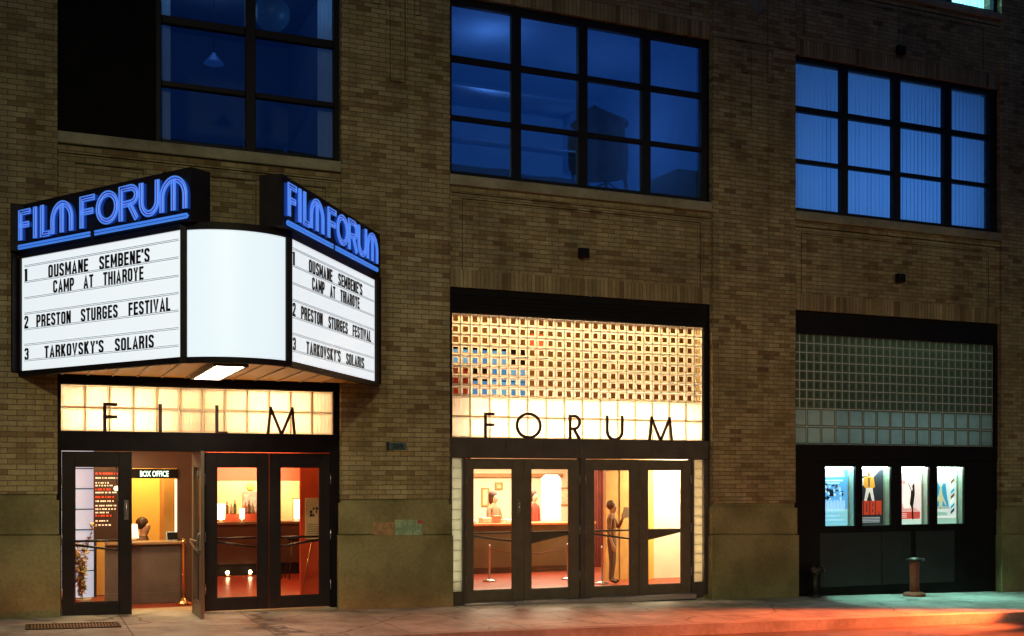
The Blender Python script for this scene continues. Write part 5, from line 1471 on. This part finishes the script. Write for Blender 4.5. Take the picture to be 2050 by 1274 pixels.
def picture(x0, x1, z0, z1, lab, col):
    t = empty('framed_picture', ((x0 + x1) / 2, 7.97, z0), lab, 'picture', 'framed pictures on the lobby wall')
    b = MB()
    for (a, c, d, e) in ((x0, x0 + .03, z0, z1), (x1 - .03, x1, z0, z1), (x0 + .03, x1 - .03, z0, z0 + .03), (x0 + .03, x1 - .03, z1 - .03, z1)): b.box(a, c, 7.955, 7.995, d, e)
    b.build('frame', simple('gilt', (0.45, 0.25, 0.06), 0.4), t)
    b = MB(); b.box(x0 + .0302, x1 - .0302, 7.975, 7.994, z0 + .0302, z1 - .0302); b.build('print', simple('picture_print', col, 0.6, 0, 0.4, 8), t)
picture(3.62, 3.80, 1.25, 1.66, 'narrow gilt framed picture on the cream wall seen through the first lobby door', (0.7, 0.55, 0.35))
picture(3.95, 4.13, 1.62, 1.78, 'small square gilt framed picture on the cream wall beyond the standing person', (0.6, 0.4, 0.2))
picture(5.52, 5.98, 1.25, 1.66, 'wide gilt framed picture on the cream wall seen through the second lobby door', (0.75, 0.6, 0.4))
# standing banner
bn = empty('standing_banner', (4.55, 6.2, 0), 'tall white and lilac standing banner beside the person in red', 'banner')
b = MB(); b.slab([(4.28, 6.2, 0.4), (4.74, 6.2, 0.4), (4.74, 6.2, 1.86), (4.66, 6.2, 1.95), (4.38, 6.2, 1.95), (4.28, 6.2, 1.86)], (0, -1, 0), 0.02); b.build('panel', simple('lilac_card', (0.72, 0.68, 0.82), 0.6), bn)
b = MB()
for k, z in enumerate((1.55, 1.60, 1.65)): b.box(4.36, 4.62 - 0.05 * k, 6.193, 6.1998, z, z + 0.025)
b.build('print', simple('violet_print', (0.35, 0.3, 0.55), 0.6), bn)
b = MB(); b.tube([(4.5, 6.22, 0.4), (4.5, 6.22, 0.0)], 0.02, 8); b.lathe([(0.2, 0), (0.2, 0.02), (0.02, 0.04)], (4.5, 6.22, -0.02), 18); b.build('stand', M['steel'], bn)
b = MB(); vs = []
for k in range(15):
    q = 5.35 + 0.27 * k / 14
    for z in (-0.02, 2.2): vs.append((q, 5.9 + 0.03 * math.sin(k * 1.9), z))
b.add(vs, [(2 * k, 2 * k + 2, 2 * k + 3, 2 * k + 1) for k in range(14)], 0, True)
b.build('red_curtain', simple('dark_red_velvet', (0.16, 0.03, 0.02), 0.8, 0, 0.2, 6), loc=(5.5, 5.9, 0), label='dark red curtain hanging at the back of the middle lobby', cat='curtain')
for (x, y, l) in ((2.05, 3.6, 'thin steel rope post behind the first lobby door'), (3.55, 3.4, 'thin steel rope post behind the second lobby door'), (3.75, 2.4, 'thin steel rope post behind the third lobby door')):
    t = empty('rope_post', (x, y, -0.02), l, 'rope post', 'steel rope posts in the middle lobby')
    b = MB(); b.lathe([(0.12, 0), (0.12, 0.02), (0.03, 0.045)], (x, y, -0.018), 20); b.build('base', M['steel'], t)
    b = MB(); b.lathe([(0.018, 0.04), (0.018, 0.62), (0.028, 0.64), (0.01, 0.68)], (x, y, -0.018), 12); b.build('post', M['steel'], t)
b = MB(); b.tube([(2.05, 3.6, 0.58), (2.5, 3.55, 0.50), (3.0, 3.46, 0.48), (3.55, 3.4, 0.58)], 0.008, 8)
b.build('barrier_rope', simple('red_rope', (0.14, 0.03, 0.02), 0.8), loc=(2.8, 3.5, 0.5), label='slack red rope strung between two steel rope posts', cat='rope')
tan = simple('tan_cloth', (0.30, 0.17, 0.10), 0.85); redc = simple('red_cloth', (0.40, 0.05, 0.03), 0.85); olv = simple('amber_cloth', (0.24, 0.11, 0.045), 0.85)
person((3.05, 5.85, -0.02), 'person in a tan top standing behind the concession counter', tan, M['black'], (0.07, 0.03, 0.015), 0.5, 'forward', 0.92, True)
person((3.98, 5.95, -0.02), 'person in dark red clothes standing behind the right part of the concession counter', redc, simple('dark_trousers', (0.05, 0.03, 0.03), 0.8), (0.08, 0.035, 0.02), 0.5, 'down', 0.93, True)
p3 = person((3.92, 2.35, -0.02), 'person in amber brown clothes holding a pale paper by the wood panelling', olv, simple('brown_trousers', (0.13, 0.075, 0.04), 0.8), (0.12, 0.06, 0.025), 0.9, 'raised', 0.84)
b = MB(); b.slab([(3.98, 2.05, 1.17), (4.13, 2.08, 1.17), (4.13, 2.05, 1.36), (3.98, 2.02, 1.36)], (0, -1, 0), 0.006)
b.build('paper_sheet', simple('white_paper', (0.8, 0.78, 0.65), 0.7), loc=(4.05, 2.05, 1.2), label='pale sheet of paper in the hand of the person by the wood panelling', cat='paper')

# ------------------------------------------------------------------ across the street: mirrored in the upper windows
OB = empty('opposite_building', (20, -54, -1), 'dark flat roofed loft building across the street, mirrored in the windows', 'building')
b = MB(); b.box(-40, 90, -70, -52, -2.5, 20.8); b.build('wall', simple('sooty_brick', (0.06, 0.045, 0.04), 0.9), OB)
b = MB(); b.box(-40.2, 90.2, -70.2, -51.8, 20.8, 21.5); b.box(35.5, 41, -58, -52.5, 21.5, 23.2); b.build('roof', simple('tar_roof', (0.02, 0.02, 0.02), 0.9), OB)
WT = empty('water_tower', (30.8, -53.5, 21.5), 'wooden rooftop water tower with a conical roof across the street', 'water tower')
b = MB(); b.lathe([(2.1, 0), (2.15, 1.6), (2.05, 3.0)], (30.8, -55, 23.3), 26); b.build('tank', simple('tank_staves', (0.03, 0.02, 0.015), 0.9), WT)
b = MB(); b.lathe([(2.35, 0), (0.15, 1.2), (0.02, 1.3)], (30.8, -55, 26.3), 26); b.build('roof', simple('tank_roof', (0.02, 0.02, 0.02), 0.9), WT)
for s1_ in (-1, 1):
    for s2_ in (-1, 1):
        b = MB(); b.tube([(30.8 + s1_ * 1.5, -55 + s2_ * 1.5, 21.5), (30.8 + s1_ * 1.4, -55 + s2_ * 1.4, 23.3)], 0.12, 8); b.build('leg', M['black'], WT)
b = MB()
for s2_ in (-1, 1):
    for s1_ in (-1, 1): b.tube([(30.8 - s1_ * 1.5, -55 + s2_ * 1.5, 21.6), (30.8 + s1_ * 1.4, -55 + s2_ * 1.4, 23.2)], 0.06, 6)
b.build('bracing', M['black'], WT)

# ------------------------------------------------------------------ street lamps added behind the camera to light the brick
SLP = empty('added_street_lamp', (-7.8, -20.8, 0), 'added street lamp with a curved arm, unseen behind the camera, lighting the brick', 'street lamp')
lx, ly, lz = -7.6, -18.4, 10.6
b = MB(); b.tube([(-7.8, -20.8, -0.2), (-7.8, -20.8, 9.8), (-7.75, -20.5, 10.5), (-7.65, -19.6, 10.75), (-7.6, -18.6, 10.75)], 0.08, 10); b.build('pole', M['dark_iron'], SLP)
b = MB(); b.bbox(lx - 0.18, lx + 0.18, ly - 0.35, ly + 0.35, lz + 0.05, lz + 0.2, 0.03); b.build('lamp_head', M['dark_iron'], SLP)
def added_street_light(loc, aim, power):
    l = D.lights.new('added_street_light', 'SPOT'); l.energy = power; l.color = (0.97, 0.85, 0.47); l.spot_size = R(70); l.spot_blend = 1.0; l.shadow_soft_size = 0.4
    o = D.objects.new('added_street_light', l); o.location = loc
    o.rotation_euler = (Vector(aim) - Vector(loc)).to_track_quat('-Z', 'Y').to_euler(); COL.objects.link(o)
added_street_light((lx, ly, lz), (-0.5, -0.1, -1.9), 3900)
SLQ = empty('added_street_lamp', (12.5, -17.0, 0), 'second added street lamp with a straight arm, unseen, lighting the right bays', 'street lamp')
b = MB(); b.tube([(12.5, -18.6, -0.3), (12.5, -18.6, 8.9), (12.4, -17.6, 9.3), (12.3, -16.6, 9.35)], 0.08, 10); b.build('pole', M['dark_iron'], SLQ)
b = MB(); b.bbox(12.1, 12.5, -16.7, -16.0, 9.22, 9.38, 0.03); b.build('lamp_head', M['dark_iron'], SLQ)
added_street_light((12.3, -16.3, 9.1), (6.0, -0.1, -2.2), 1500)
def red_spot(x, y):  # red spots added off frame, standing in for passing tail lamps
    l = D.lights.new('added_red_spot', 'SPOT'); l.energy = 15000; l.color = (1.0, 0.13, 0.03); l.spot_size = R(34); l.spot_blend = 1.0; l.shadow_soft_size = 0.08
    o = D.objects.new('added_red_spot', l); o.location = (x, y, 0.75)
    o.rotation_euler = Vector((-1.0, 0.13, -0.25)).to_track_quat('-Z', 'Y').to_euler(); COL.objects.link(o)
red_spot(9.4, -3.5); red_spot(10.2, -5.2)
l = D.lights.new('added_red_spot', 'SPOT'); l.energy = 13000; l.color = (1.0, 0.15, 0.035); l.spot_size = R(22); l.spot_blend = 1.0; l.shadow_soft_size = 0.08  # third added red spot, reaching further along the ground
o = D.objects.new('added_red_spot', l); o.location = (11.5, -3.0, 0.8)
o.rotation_euler = Vector((-1.0, 0.05, -0.135)).to_track_quat('-Z', 'Y').to_euler(); COL.objects.link(o)
